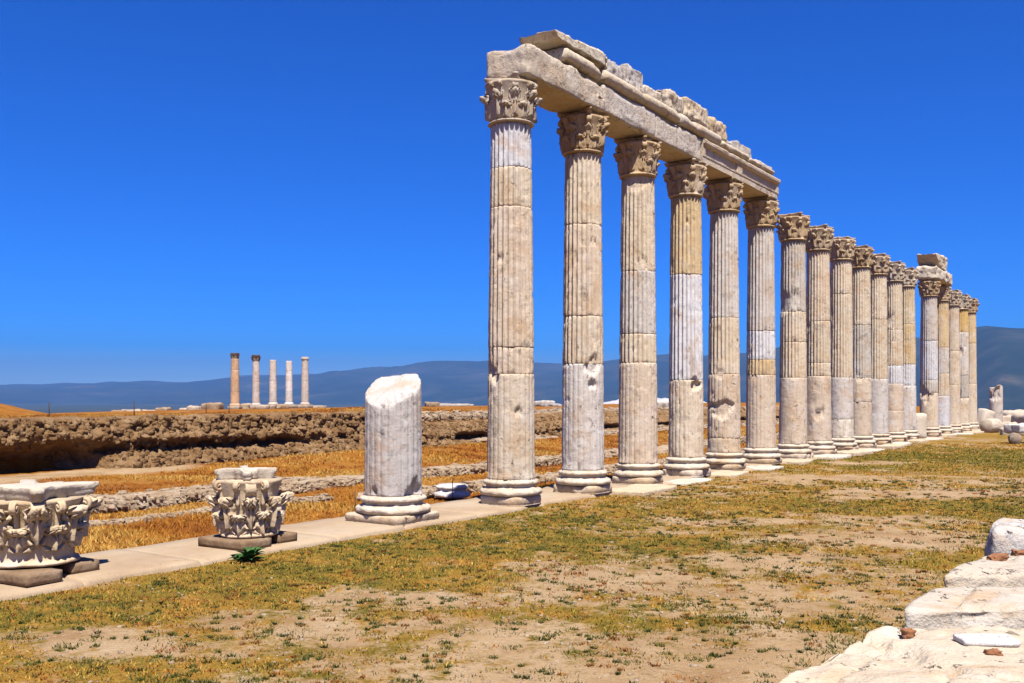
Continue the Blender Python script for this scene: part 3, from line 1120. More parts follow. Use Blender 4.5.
# n, picture x, label, plinth side, plinth exponent, capital tint+seed, drums from the bottom: (top fraction, tint, mode[, blend fraction]), bites
COLS = [
    (0.0, 511, 'tallest and nearest fluted column, its capital under the broken end of the architrave', 0.86, 3.2, CAPT3, 1,
     [(0.295, CR, 'cable'), (0.37, PK, 'full'), (0.765, PK, 'full'), (0.876, CR, 'full'), (1, WH, 'full')], [(-0.95, 0.30, 0.10, 0.05), (0.35, 0.19, .07, .03), (-.5, .62, .06, .04)]),
    (1.0, 583, 'tall column with a smooth greyish lower drum, right behind the nearest tall one', 0.90, 4.0, CAPT2, 2,
     [(0.335, LV, 'cable'), (0.486, CR, 'full'), (0.776, PK, 'full'), (1, CR, 'full')], [(0.55, 0.33, 0.16, 0.05), (0.5, 0.27, 0.08, 0.05), (.62, .72, .09, .03)]),
    (1.945, 638, 'tall column with broken patches on its upper shaft, third in the row', 0.90, 3.5, CAPT2, 3,
     [(0.35, PK, 'cable'), (0.45, CR, 'full'), (0.67, LV, 'full'), (1, CR, 'full')], [(0.1, 0.98, 0.30, 0.03), (0.3, 0.70, 0.14, 0.03)]),
    (2.945, 686, 'tall column with a tan top drum over a smooth new white drum', 0.92, 5.0, CAPT, 1,
     [(0.295, CR, 'cable'), (0.70, WH, 'full'), (1, TN, 'full')], [(0.6, 0.275, 0.14, 0.10), (.1, .9, .06, .05)]),
    (3.885, 724, 'tall column with a large dark oval scar on its smooth bottom drum', 0.92, 3.5, CAPT2, 2,
     [(0.06, CR, 'smooth'), (0.325, PK, 'cable'), (0.56, CR, 'full'), (1, LV, 'full')], [(-0.15, 0.175, 0.22, 0.05), (-0.2, 0.33, 0.12, 0.02)]),
    (4.967, 760, 'column under the far end of the panelled architrave, with a white band', 0.92, 5.0, CAPT2, 3,
     [(0.33, PK, 'cable'), (0.40, TN, 'full'), (0.53, WH, 'full'), (1, LV, 'full')], []),
    (6.08, 793, 'free-standing column with a grey stained top drum, just past the end of the architrave', 0.95, 6.0, CAPT2, 2,
     [(0.325, PK, 'smooth'), (0.50, CR, 'full'), (0.65, CR, 'full'), (1, GR, 'full')], [(-0.8, 0.70, 0.3, 0.06), (0.2, 0.80, 0.1, 0.03)]),
    (7.08, 818, 'free-standing cream column with a chipped hole low on its smooth bottom drum', 0.95, 6.0, CAPT, 1,
     [(0.34, PK, 'smooth'), (0.41, CR, 'full'), (0.63, CR, 'full'), (1, PK, 'full')], [(0.1, 0.14, 0.10, 0.05)]),
    (8.13, 841, 'free-standing column with a pale white foot below a grey lower drum', 0.92, 8.0, CAPT, 3,
     [(0.105, (0.66, 0.58, 0.47), 'smooth'), (0.34, LV, 'smooth'), (0.81, CR, 'full'), (1, CR, 'full')], []),
    (9.12, 860, 'free-standing column whose capital has lost its corners, cracked across the bottom drum', 0.92, 8.0, CAPT2, 4,
     [(0.20, PK, 'smooth'), (0.345, PK, 'smooth'), (0.66, GR, 'full'), (1, CR, 'full')], [(0.0, 0.35, 0.12, 0.04)]),
    (10.11, 877, 'free-standing column with a leafy capital on a short top drum, next to the cracked one', 0.9, 8.0, CAPT, 2,
     [(0.345, LV, 'smooth'), (0.72, CR, 'full'), (1, CR, 'full')], []),
    (11.15, 893, 'free-standing column with a narrow white fluted band above its cracked foot', 0.9, 8.0, CAPT3, 1,
     [(0.14, PK, 'smooth'), (0.32, PK, 'smooth'), (0.44, WH, 'full'), (0.68, CR, 'full'), (1, CR, 'full')], [(-0.7, 0.74, 0.2, 0.05), (0.2, 0.60, 0.1, 0.03)]),
    (12.08, 906, 'free-standing column of orange tan drums above a white lower shaft, last before the gap', 0.9, 8.0, CAPT3, 3,
     [(0.31, (0.62, 0.57, 0.52), 'smooth'), (0.46, WH, 'full'), (0.74, TN, 'full'), (1, (0.58, 0.46, 0.30), 'full')], []),
    (13.98, 929, 'column under the lone block beyond the gap, with a white middle drum', 0.95, 8.0, CAPT2, 2,
     [(0.26, CR, 'smooth'), (0.36, GR, 'full'), (0.66, WH, 'full'), (1, LV, 'full')], [(-0.6, 0.27, 0.2, 0.08), (-.3, .2, .12, .06)]),
    (15.1, 942, 'column behind the lone block, with a tan top and a white foot', 0.9, 8.0, CAPT, 1,
     [(0.24, WH, 'smooth'), (0.42, CR, 'full'), (0.63, LV, 'full'), (1, TN, 'full')], []),
    (16.25, 953, 'plain cream column near the far end, third beyond the gap', 0.9, 8.0, CAPT3, 3,
     [(0.33, CR, 'smooth'), (0.62, CR, 'full'), (1, PK, 'full')], []),
    (17.3, 961, 'column with an orange top drum and broken dark middle near the far end', 0.9, 8.0, CAPT3, 2,
     [(0.22, CR, 'smooth'), (0.42, GR, 'full'), (0.80, LV, 'full'), (1, (0.6, 0.40, 0.15), 'full')], [(-0.5, 0.25, 0.25, 0.08), (-0.3, 0.62, 0.25, 0.06)]),
    (18.3, 969, 'last column at the far end of the colonnade', 0.9, 8.0, CAPT2, 1,
     [(0.35, CR, 'smooth'), (0.72, CR, 'full'), (1, TN, 'full')], []),
]
for i, (n, px, label, side, pexp, ctint, cseed, drums, bites) in enumerate(COLS):
    x, y = rowp(n)
    root = thing('column', label, 'column', (x, y, 0.0), ROT, GRP)
    det = 1.0 if i < 5 else (0.7 if i < 9 else 0.5)
    pt = (0.56, 0.42, 0.27) if i % 3 else (0.60, 0.48, 0.35)
    link('plinth', plinth_mesh('plinth', side, PL, 100 + i, pexp, chip=0.08), M['marble'], root, pt)
    link('base', base_mesh('base', 200 + i, RB, PL, ZB, bite=0.03), M['marble'], root, (0.60, 0.51, 0.39))
    z0 = ZS
    hs_ = ZC - ZS
    ca = camang(px)
    jit = random.Random(300 + i)
    for k, (top_, tint, mode) in enumerate(drums):
        z1 = ZS + top_ * hs_
        bb = [(ca + da, ZS + fz * hs_, br, bd) for (da, fz, br, bd) in bites if z0 - 0.2 < ZS + fz * hs_ < z1 + 0.2]
        rk = jit.uniform(0.985, 1.008)
        d = link('drum', drum_mesh('drum', z0, z1, ZS, ZC, RB * rk, RT * rk, mode, 400 + i * 10 + k, det, bb,
                                   spread=0.02 if k == 0 else 0, base_chip=0.05 if k == 0 else 0), M['marble'], root,
                 shade(tint, jit.uniform(0.94, 1.05)))
        z0 = z1
    half = 0.33 if i == 0 else (0.375 if i != 9 else 0.345)
    put_capital(root, ZC, 0, CAPH, RT, half, cseed + 10 * i, shade(ctint, jit.uniform(0.9, 1.06)),
                volutes=(0, 1, 2, 3) if i not in (0, 9) else (1, 2), chip=0.05 if i else 0.08)

# truncated column with a slanting fresh break
x, y = rowp(-1.19, 0.10)
st_ = thing('broken_column', 'short truncated column with a white slanting broken top', 'column', (x, y, 0), ROT)
cst = camang(393)


def slant(ang, q=1.0):
    # heights read in the camera's frame: low in front, high at the back, one shoulder to the right
    t = ang - cst
    fwd, lat = np.cos(t) * q, np.sin(t) * q             # fwd: towards the camera; lat: picture right
    z = np.minimum(1.83 - 0.225 * fwd + 0.085 * lat + 0.04 * np.clip(fwd, 0, 1) * lat, 2.0 + 0.03 * lat)
    return z + 0.014 * fbm(np.stack([np.cos(ang) * 3 * q, np.sin(ang) * 3 * q, ang * 0], -1), 3, 77)


link('plinth', plinth_mesh('plinth', 0.96, 0.12, 150, 24.0, chip=0.05), M['marble'], st_, (0.58, 0.46, 0.32))
link('base', base_mesh('base', 251, 0.40, 0.12, 0.36, bite=0.04), M['marble'], st_, (0.62, 0.53, 0.42))
link('shaft', drum_mesh('shaft', 0.36, 1.9, 0.36, 6.0, 0.395, 0.345, 'cable', 460, 1.0,
                        [(cst + 0.9, 0.38, 0.16, 0.07), (cst - 0.75, 0.44, 0.06, 0.03)], top=slant, spread=0.02, base_chip=0.08, wk=0.25), M['marble'], st_, (0.50, 0.455, 0.415))

# ------------------------------------------------------------------ entablature blocks on the first six columns
ZA = 6.79
GA = 'architrave blocks on the colonnade'


def row_block(name, label, cat, n0, n1, z, W, H, off, seed, amp=0.02, rnd=0.03, tint=(0.56, 0.47, 0.36), group=None, deform=None, res=0.045, chip=0.09, tilt=0.0, mat='entab'):
    L = (n1 - n0) * STEP - 0.012
    v, f = rough_block(L, W, H, seed, amp, res, rnd, 3.0, deform, chip, maxn=56)
    o = link(name, mesh(name, v, f), M[mat], None, tint)
    x, y = rowp((n0 + n1) / 2, off)
    o.location = (x, y, z)
    o.rotation_euler = (tilt, 0, ROT)
    tag(o, label, cat, group)
    return o


OFFA = 0.02
row_block('architrave_block', 'rough stippled architrave block with a broken cut end on the nearest tall column', 'stone block', -0.04, 1.05, ZA, 0.80, 0.50, OFFA, 11, 0.035, 0.02,
          group=GA, deform=lambda p: np.stack([p[:, 0], p[:, 1], p[:, 2] - 0.10 * np.clip((p[:, 0] - 0.7) / 0.6, 0, 1) * (p[:, 2] > 0.25)], -1))
row_block('architrave_block', 'smooth-faced architrave block between the second and third tall columns', 'stone block', 1.05, 1.98, ZA + 0.01, 0.76, 0.50, OFFA, 12, 0.018, 0.03, group=GA, tint=(0.60, 0.53, 0.45))
row_block('architrave_block', 'architrave block from the third column to the one with the tan top drum', 'stone block', 1.98, 2.98, ZA, 0.74, 0.49, OFFA, 13, 0.022, 0.03, group=GA, tint=(0.58, 0.50, 0.41))


# panelled architrave: fascia, sunk panel and crowning moulding, extruded
def panel_block(n0, n1, label, seed):
    L = (n1 - n0) * STEP - 0.012
    hw = 0.37
    prof = [(-hw, 0), (hw, 0), (hw, 0.02)]
    fr = [(-hw, 0.0), (-hw, 0.13), (-hw - 0.012, 0.135), (-hw - 0.015, 0.16), (-hw + 0.03, 0.165), (-hw + 0.035, 0.37), (-hw - 0.03, 0.375), (-hw - 0.06, 0.42), (-hw - 0.065, 0.47), (-hw - 0.05, 0.50)]
    loop = [(hw, 0.0), (hw, 0.50)] + fr[::-1]
    P = np.array(loop)
    xs = np.linspace(-L / 2, L / 2, 30)
    end = 0.13
    xs = np.sort(np.concatenate([xs, [-L / 2 + end, -L / 2 + end + 0.02, L / 2 - end, L / 2 - end - 0.02]]))
    rows = []
    for xx in xs:
        q = P.copy()
        if abs(xx) > L / 2 - end - 0.01:           # frame at both ends of the sunk panel
            k = (q[:, 1] > 0.162) & (q[:, 1] < 0.373) & (q[:, 0] < 0)
            q[k, 0] = -hw - 0.012
        n_ = fbm(np.stack([np.full(len(q), xx * 3), q[:, 0] * 5, q[:, 1] * 5], -1) + seed, 3, seed)
        sgn = np.sign(q[:, 0])
        rows.append(np.stack([np.full(len(q), xx), q[:, 0] - sgn * 0.045 * np.clip(n_ - 0.12, 0, 1), q[:, 1] - 0.02 * np.clip(n_, 0, 1) * (q[:, 1] > .4)], -1))
    v = np.concatenate(rows)
    k = len(P)
    me = mesh('architrave_block', v, [grid_faces(len(xs), k, True), np.arange(k)[::-1], np.arange(k) + (len(xs) - 1) * k], False)
    o = link('architrave_block', me, M['entab'], None, (0.58, 0.47, 0.35))
    x, y = rowp((n0 + n1) / 2, OFFA)
    o.location = (x, y, ZA)
    o.rotation_euler = (0, 0, ROT)
    tag(o, label, 'stone block', GA)


panel_block(2.98, 3.93, 'architrave block with a sunk panel, beside the plain blocks', 21)
panel_block(3.93, 5.10, 'panelled architrave block ending the beam above the sixth tall column', 22)


# frieze pieces with a rounded (pulvinated) face
def roll_block(n0, n1, z, label, seed, tint=(0.60, 0.50, 0.36), H=0.30, off=-0.02, W=0.66):
    L = (n1 - n0) * STEP - 0.014
    pr = [(W / 2, 0), (W / 2, H)]
    front = []
    front.append((-W / 2 + 0.10, H + 0.0))
    for k in range(11):
        t = math.pi * (0.5 + k / 10 * 0.95)
        front.append((-W / 2 + 0.06 + 0.155 * math.cos(t) * 0.9, H * 0.57 + 0.43 * H * math.sin(t)))
    front += [(-W / 2 + 0.12, 0.06), (-W / 2 + 0.12, 0.045), (-W / 2 + 0.06, 0.04), (-W / 2 + 0.06, 0)]
    P = np.array(pr + front)
    xs = np.linspace(-L / 2, L / 2, max(6, int(L / 0.06)))
    rows = []
    for xx in xs:
        n_ = fbm(np.stack([np.full(len(P), xx * 2.4), P[:, 0] * 4, P[:, 1] * 4], -1) + seed, 4, seed)
        e = np.clip(1 - (L / 2 - abs(xx)) / 0.05, 0, 1)
        cen = np.array([0.0, H / 2])
        q = P + (cen - P) * (np.clip(n_ - 0.14, 0, 1) * 0.4 + 0.08 * e)[:, None]
        q[:, 1] = np.maximum(q[:, 1], 0)
        rows.append(np.stack([np.full(len(P), xx + 0.0), q[:, 0], q[:, 1]], -1))
    v = np.concatenate(rows)
    k = len(P)
    me = mesh('frieze_block', v, [grid_faces(len(xs), k, True), np.arange(k)[::-1], np.arange(k) + (len(xs) - 1) * k])
    o = link('frieze_block', me, M['entab'], None, tint)
    x, y = rowp((n0 + n1) / 2, off)
    o.location = (x, y, z)
    o.rotation_euler = (0, 0, ROT)
    tag(o, label, 'stone block', 'rounded frieze blocks on the architrave')


ZF = ZA + 0.49
roll_block(0.46, 1.02, ZF, 'short rounded frieze block nearest the broken end of the architrave', 31, (0.62, 0.52, 0.38))
roll_block(1.04, 2.45, ZF, 'longest rounded frieze block, above the second and third tall columns', 32)
roll_block(2.47, 3.40, ZF, 'rounded frieze block above the tan topped column', 33, (0.58, 0.49, 0.38))
roll_block(3.42, 4.15, ZF + .015, 'worn frieze block on the panelled architrave', 34, (0.62, 0.52, 0.38), 0.2)
roll_block(4.17, 4.92, ZF + .015, 'last low frieze block at the far end of the panelled architrave', 35, (0.60, 0.50, 0.38), 0.16)
ZT = ZF + 0.29
GC = 'broken cornice blocks along the top'


def nose(p):
    # lower, overhanging lip at the near end
    q = p.copy()
    t = np.clip((-q[:, 0] + 0.35) / 1.2, 0, 1)
    k = np.clip(q[:, 2] / 0.40, 0, 1)
    q[:, 2] = q[:, 2] * (1 - 0.42 * t) + 0.05 * t * (1 - k)
    q[:, 0] -= 0.20 * k * t ** 2
    q[:, 2] += 0.03 * np.round(2.2 * fbm(p * 1.6 + 4, 3, 77)) * k
    return q


CORN = [
    (0.36, 1.14, 0.28, 0.80, 'large pale cornice block with a pointed overhanging lip, topmost at the near end', (0.62, 0.54, 0.41), nose, 0.0, 0.02),
    (1.16, 1.48, 0.36, 0.62, 'rough grey cornice lump right behind the large pale one', (0.47, 0.43, 0.39), None, 0.08, 0.05),
    (1.50, 1.84, 0.42, 0.66, 'grey cornice block with a square upright end above the third tall column', (0.50, 0.45, 0.40), None, 0.05, 0.05),
    (1.88, 2.25, 0.28, 0.60, 'low pale cornice block between the grey and the tan blocks', (0.62, 0.53, 0.41), None, 0.05, 0.04),
    (2.27, 2.62, 0.42, 0.64, 'lumpy cornice block above the joint of the longest frieze block', (0.56, 0.46, 0.34), None, 0.05, 0.06),
    (2.64, 3.18, 0.45, 0.70, 'rounded cream cornice block above the tan topped column', (0.60, 0.49, 0.34), None, 0.03, 0.05),
    (3.22, 3.66, 0.42, 0.66, 'tan hollowed cornice block before the panelled architrave', (0.60, 0.45, 0.27), None, 0.04, 0.06),
    (3.68, 3.98, 0.26, 0.5, 'small low cornice stone above the start of the panelled architrave', (0.50, 0.46, 0.42), None, 0.08, 0.05),
    (4.02, 4.46, 0.34, 0.55, 'upright grey cornice block with a square end on the panelled architrave', (0.46, 0.42, 0.37), None, 0.08, 0.03),
    (4.50, 5.0, 0.13, 0.6, 'thin cornice slab at the far end of the panelled architrave', (0.60, 0.52, 0.42), None, 0.02, 0.02),
]
for k, (n0, n1, H, W, lab, tint, df, off, am) in enumerate(CORN):
    zz = ZT if n1 < 3.45 else (ZT - 0.075 if n1 < 4.2 else ZT - 0.115)
    row_block('cornice_block', lab, 'stone block', n0, n1, zz, W, H, off, 500 + k, am * 1.5 + 0.01, 0.025, tint, GC, df, 0.035, 0.16)

# lone architrave and cornice beyond the gap
row_block('architrave_block', 'lone rough architrave block on the two columns beyond the gap', 'stone block', 13.80, 15.35, ZA, 0.85, 0.52, OFFA, 41, 0.09, 0.05, group=GA, tint=(0.60, 0.51, 0.39))


def wedge(p):
    q = p.copy()
    t = np.clip(q[:, 2] / 0.5, 0, 1)
    q[:, 0] = q[:, 0] * (0.72 + 0.35 * t) - 0.18 * t
    return q


row_block('cornice_block', 'wedge shaped cornice block on the lone architrave beyond the gap', 'stone block', 13.85, 14.85, ZA + 0.52, 0.8, 0.55, 0, 42, 0.10, 0.03, group=GC, deform=wedge, tint=(0.60, 0.50, 0.36))

# ------------------------------------------------------------------ two fallen capitals on supports
def fallen_capital(n, label, seed, H, rn, half, zb, rz, plain, lower, upper, vols, tint, off=0.1, chip=0.05, ah=None, ax=0.0):
    x, y = rowp(n, off)
    root = thing('carved_capital', label, 'carved capital', (x, y, zb), rz, 'carved capitals on the walkway')
    hA = 0.13
    Hb = H - hA
    bv, bf = bell_mesh('bell', Hb, rn, seed, 0.05)
    link('bell', mesh('bell', weather(bv, 0.012, seed), bf), M['carved'], root, tint)
    rnd = random.Random(seed)
    for k in lower:
        v, f = leaf_piece(k * math.pi / 4 + math.pi / 8, plain, Hb * 0.40 * rnd.uniform(.9, 1.05), rn * 0.37, Hb, rn, 0.10, 33, 48, seed + k, rnd.uniform(0.85, 1.2))
        link('acanthus_leaf', mesh('acanthus_leaf', weather(v, 0.006, seed + k, 14), f), M['carved'], root, tint)
    for k in upper:
        v, f = leaf_piece(k * math.pi / 4, plain + Hb * 0.10, Hb * 0.60 * rnd.uniform(.9, 1.05), rn * 0.33, Hb, rn, 0.09, 33, 48, seed + 20 + k, rnd.uniform(0.7, 1.0))
        link('acanthus_leaf', mesh('acanthus_leaf', weather(v, 0.007, seed + k + 9, 12), f), M['carved'], root, tint)
    for k in vols:
        v, f = volute_piece(math.pi / 4 + k * math.pi / 2, Hb * 0.45, Hb, rn, half * 1.24, 0.11, 1.4, 0.085)
        link('volute', mesh('volute', weather(v, 0.010, seed + k + 60), f), M['carved'], root, tint)
        for sg in (-1, 1):
            v, f = volute_piece(math.pi / 4 + k * math.pi / 2 + sg * 0.42, Hb * 0.55, Hb, rn, rn * 1.42, 0.05, 1.3, 0.055)
            link('volute', mesh('volute', weather(v, 0.008, seed + k + 70), f), M['carved'], root, tint)
    av, af = abacus_piece(ah or half, Hb - 0.01, hA, seed, 0.14, chip)
    ab_o = link('abacus', mesh('abacus', weather(weather(av, 0.030, seed + 5, 3), 0.012, seed + 6, 11), af), M['white'], root, (0.56, 0.48, 0.38))
    ab_o.location = (ax, -ax * 0.3, 0)
    return root


fallen_capital(-3.38, 'large carved capital with curling leaves above a plain rim, at the left edge', 801, 0.76, 0.37, 0.44, 0.115, ROT + 0.35, 0.15,
               range(8), range(8), (0, 1, 2, 3), (0.60, 0.46, 0.29), 0.25, 0.06)
fallen_capital(-2.31, 'narrower carved capital with a broken top corner, behind the green leafy plant', 842, 0.79, 0.30, 0.315, 0.105, ROT + 0.15, 0.04,
               range(8), range(8), (0, 1, 2), (0.60, 0.46, 0.30), 0.05, 0.10, 0.275, -0.05)


def support(n, da, off, L, W, H, label, seed, rz=0.0):
    v, f = rough_block(L, W, H, seed, 0.006, 0.05, 0.008, 4.0)
    o = link('support_block', mesh('support_block', v, f), M['support'])
    x, y = rowp(n, off)
    o.location = (x + U[0] * da, y + U[1] * da, 0.004)
    o.rotation_euler = (0, 0, ROT + rz)
    tag(o, label, 'support block', 'support blocks under the carved capitals')


support(-3.38, -0.26, 0.16, 0.36, 0.98, 0.105, 'brown block carrying the left half of the plain rimmed capital', 61, 0.10)
support(-3.38, 0.30, 0.30, 0.30, 0.80, 0.105, 'dark block half hidden under the right side of the plain rimmed capital', 62, 0.05)
support(-2.31, -0.22, 0.03, 0.42, 0.74, 0.10, 'grey brown block under the left half of the capital behind the plant', 63, 0.05)
support(-2.31, 0.34, 0.08, 0.28, 0.66, 0.10, 'brown block sticking out right of the capital behind the plant', 64, -0.05)

# ------------------------------------------------------------------ low rubble walls on the excavation floor
def rubble_wall(name, label, b, a0, a1, width, hgt, seed, dens=20, zf=-0.42, smin=0.12, smax=0.30, wob=0.3, core=False):
    rnd = random.Random(seed)
    bag = Bag()
    N = int((a1 - a0) * dens)
    protos = [stone(seed + k, 1, 1, 1, 3) for k in range(14)]
    for k in range(N):
        a = rnd.uniform(a0, a1)
        gap = float(fbm(np.array([[a * 0.35, seed, 0.5]]), 3, seed)[0])
        if gap < -0.42:
            continue
        bb = b + wob * float(fbm(np.array([[a * 0.12, seed + 4, 0.5]]), 2, seed)[0]) + rnd.uniform(-width / 2, width / 2)
        s = rnd.uniform(smin, smax)
        x, y = ab(a, bb)
        p, f = protos[rnd.randrange(14)]
        p = rotz(p * np.array([s * rnd.uniform(0.8, 1.5), s, s * rnd.uniform(0.5, 0.9)]), rnd.uniform(0, 6.28))
        bag.add(p + np.array([x, y, zf + rnd.uniform(0.0, 1.0) * hgt * (0.75 + 0.4 * gap)]), f)
    if core:                                     # mortared core with a flattish top
        aa = np.arange(a0, a1, 0.12)
        bc = b + wob * fbm(np.stack([aa * 0.12, aa * 0 + seed + 4, aa * 0 + 0.5], -1), 2, seed)
        gp = fbm(np.stack([aa * 0.35, aa * 0 + seed, aa * 0 + 0.5], -1), 3, seed)
        pr_ = [(-0.5, -0.15), (-0.47, 0.6), (-0.40, 0.95), (-0.2, 1.05), (0.0, 1.1), (0.2, 1.05), (0.40, 0.95), (0.47, 0.6), (0.5, -0.15)]
        rows = []
        for q, (db, hz_) in enumerate(pr_):
            nn = fbm(np.stack([aa * 3, aa * 0 + q * 0.7, aa * 0 + seed], -1), 4, seed + 3)
            bb = bc + db * width * (1 + 0.25 * nn)
            rows.append(np.stack([aa * U[0] + bb * V[0], aa * U[1] + bb * V[1], zf + hgt * hz_ * (0.85 + 0.35 * gp + 0.3 * nn)], -1))
        bag.add(np.concatenate(rows), grid_faces(len(pr_), len(aa)))
    o = link(name, bag.mesh(name, False), M['rubble'])
    if name == 'rubble':
        tag(o, label, 'rubble', None, 'stuff')
    else:
        tag(o, label, 'stone wall', 'low ruined walls in the excavation')
    return o


rubble_wall('rubble_wall', 'broad low rubble wall running behind the carved capitals', 16.3, 3.0, 27.0, 0.75, 0.22, 5, 170, smin=0.06, smax=0.20, core=True)
rubble_wall('rubble_wall', 'thin line of stones in the dry grass just behind the carved capitals', 14.4, 2.0, 14.0, 0.28, 0.09, 6, 70, smin=0.05, smax=0.13, core=True)
rubble_wall('rubble_wall', 'rubble wall remains seen between the nearest tall columns', 16.6, 28.0, 60.0, 1.1, 0.22, 7, 60, smin=0.08, smax=0.25, core=True)
rubble_wall('rubble_wall', 'scattered rubble heap behind the stump of the truncated column', 18.0, 9.5, 17.0, 1.0, 0.08, 8, 40, smin=0.06, smax=0.18, core=True)
rubble_wall('rubble_wall', 'low line of rubble close behind the row of tall columns', 13.2, 14.0, 46.0, 0.7, 0.12, 9, 45, smin=0.06, smax=0.22, core=True)
rubble_wall('rubble', 'rubble spread on the eroded slope above the dark hollow', 31.5, 29.0, 75.0, 6.0, 0.16, 10, 34, zf=0.66, smin=0.12, smax=0.42)
rubble_wall('rubble', 'rubble at the foot of the bank behind the tall columns', 24.6, 33.0, 80.0, 1.6, 0.25, 14, 22, zf=-0.4, smin=0.15, smax=0.45)

# ------------------------------------------------------------------ far columns on the plateau
def zat(x, y):
    return float(zground(np.array([float(x)]), np.array([float(y)]))[0][0])


FARC = [(235, 353, 0.42, (0.58, 0.36, 0.20), True, 'distant orange column with a dark capital, leftmost of the five'),
        (256, 355, 0.36, (0.60, 0.50, 0.42), True, 'distant pale column with a wide dark capital, second of the five'),
        (273, 360, 0.36, (0.62, 0.54, 0.46), False, 'distant pale column without a capital, middle one of the five'),
        (289, 361, 0.34, (0.66, 0.60, 0.54), False, 'distant whitest and shortest column of the five'),
        (305, 357, 0.36, (0.58, 0.50, 0.42), False, 'distant column with dark joints and a worn top, rightmost of the five')]
FY = 90.0
for k, (px, py, r, tint, cap, lab) in enumerate(FARC):
    x = (px - 512) / F_PX * FY
    z = zat(x, FY) + 0.02
    top = EYE + (397 - py) / F_PX * FY
    root = thing('column', lab, 'column', (x, FY, z), 0.3 * k, 'five distant columns on the plateau')
    h = top - z
    hc = 0.55 if cap else (0.28 if k == 4 else 0)
    link('plinth', plinth_mesh('plinth', 1.15, 0.35, 170 + k, 12.0), M['marble'], root, (0.46, 0.37, 0.27))
    v, f = lathe([(r * 1.3, 0.35), (r * 1.35, 0.42), (r * 1.05, 0.55), (r, 0.6)], 32)
    link('base', mesh('base', v, f), M['marble'], root, tint)
    nd = 4
    for q in range(nd):
        za, zb_ = 0.6 + (h - hc - 0.6) * q / nd, 0.6 + (h - hc - 0.6) * (q + 1) / nd
        link('drum', drum_mesh('drum', za, zb_, 0.6, h - hc, r, r * 0.86, 'smooth', 600 + k * 10 + q, 0.4), M['marble'], root,
             shade(tint, random.Random(k * 7 + q).uniform(0.86, 1.08)))
    if cap:
        cm, am, vms = capital_meshes(CAPH, RT, 0.395, 2)
        c_ = link('capital', cm, M['carved'], root, (0.20, 0.15, 0.11))
        c_.location = (0, 0, h - hc)
        c_.scale = (0.95, 0.95, hc / CAPH)
        link('abacus', am, M['carved'], c_, (0.20, 0.15, 0.11))
    elif hc:
        v, f = lathe([(r * 0.82, h - hc), (r * 1.0, h - hc + 0.05), (r * 0.9, h - hc + 0.1), (r * 1.1, h - 0.04), (r * 0.7, h)], 24)
        link('capital', mesh('capital', v, f), M['carved'], root, (0.5, 0.42, 0.34))

# ------------------------------------------------------------------ ruin stones, stakes
def ruin(label, x, y, L, W, H, seed, rz=0.0, tint=(0.60, 0.52, 0.42), z=None, name='ruin_block', cat='stone block', group='ruined stone blocks lying about', amp=0.05, mat='white', tilt=(0, 0)):
    v, f = rough_block(L, W, H, seed, amp * min(1, H * 2), min(L, W, H) / 5, min(L, W, H) * 0.16, 2.2, None, 0.05)
    o = link(name, mesh(name, v, f), M[mat], None, tint)
    o.location = (x, y, (zat(x, y) - 0.04) if z is None else z)
    o.rotation_euler = (tilt[0], tilt[1], rz)
    return tag(o, label, cat, group)


rnd = random.Random(5)
FARB = [(118, 'low block at the left end of the distant ruined wall', 1.6, .5), (131, 'flat pale slab among the distant ruins, second from the left', 2.2, .55), (150, 'dark gapped block of the distant ruined wall', 1.8, .45),
        (163, 'pale block in the middle of the distant ruined wall', 1.5, .5), (184, 'small block left of the distant orange column', 1.0, .5), (196, 'pale block close left of the distant orange column', 1.8, .7),
        (212, 'big pale tumbled block at the foot of the distant orange column', 2.4, .9), (246, 'brownish block between the first two distant columns', 1.1, .7), (264, 'low block between the second and middle distant columns', 1.0, .5),
        (282, 'low brown slab between the middle and the whitest distant columns', 1.4, .5), (318, 'low dark slab right of the five distant columns', 1.8, .35)]
for k, (px, lab, L, H) in enumerate(FARB):
    Yd = FY + rnd.uniform(-3, 5)
    x = (px - 512) / F_PX * Yd
    ruin(lab, x, Yd, L * 0.8, 1.0, H * 0.85, 700 + k, rnd.uniform(-.5, .5), (0.42, 0.33, 0.24) if k % 3 else (0.30, 0.20, 0.12), group='low ruins by the five distant columns', amp=0.16)
for k, (px, Yd, lab, L, H, t) in enumerate([(331, 52, 'white broken block on the plateau left of the truncated column', 1.7, .32, (0.66, 0.6, 0.54)),
                                            (432, 70, 'brown block on the slope right of the truncated column', 1.2, .45, (0.42, 0.30, 0.2)),
                                            (450, 80, 'long white low block on the slope right of the truncated column', 3.0, .35, (0.66, 0.6, 0.52)),
                                            (466, 84, 'small white block beside the long white low block', 1.4, .3, (0.66, 0.6, 0.52)),
                                            (545, 76, 'white rubble block between the first two tall columns', 2.0, .6, (0.68, 0.62, 0.55)),
                                            (553, 74, 'lower white slab between the first two tall columns', 1.4, .35, (0.68, 0.62, 0.55)),
                                            (664, 80, 'pale rounded block between the third and fourth tall columns', 1.6, .6, (0.66, 0.6, 0.5)),
                                            (6, 62, 'pale stone at the foot of the earth mound', 1.8, .5, (0.62, 0.54, 0.46))]):
    ruin(lab, (px - 512) / F_PX * Yd, Yd, L * 0.85, 0.9, H * 0.8, 730 + k, 0.2 * k, shade(t, 0.64), amp=0.14)

# fragment of a moulded base lying in the excavation
x, y = on(452, 496, -0.38)
fb = link('base_fragment', base_mesh('base_fragment', 271, 0.29, 0.0, 0.27, bite=0.05), M['white'], None, (0.66, 0.6, 0.54))
fb.location = (x, y, -0.40)
tag(fb, 'small white moulded column base in the dry grass left of the tallest column', 'column base')

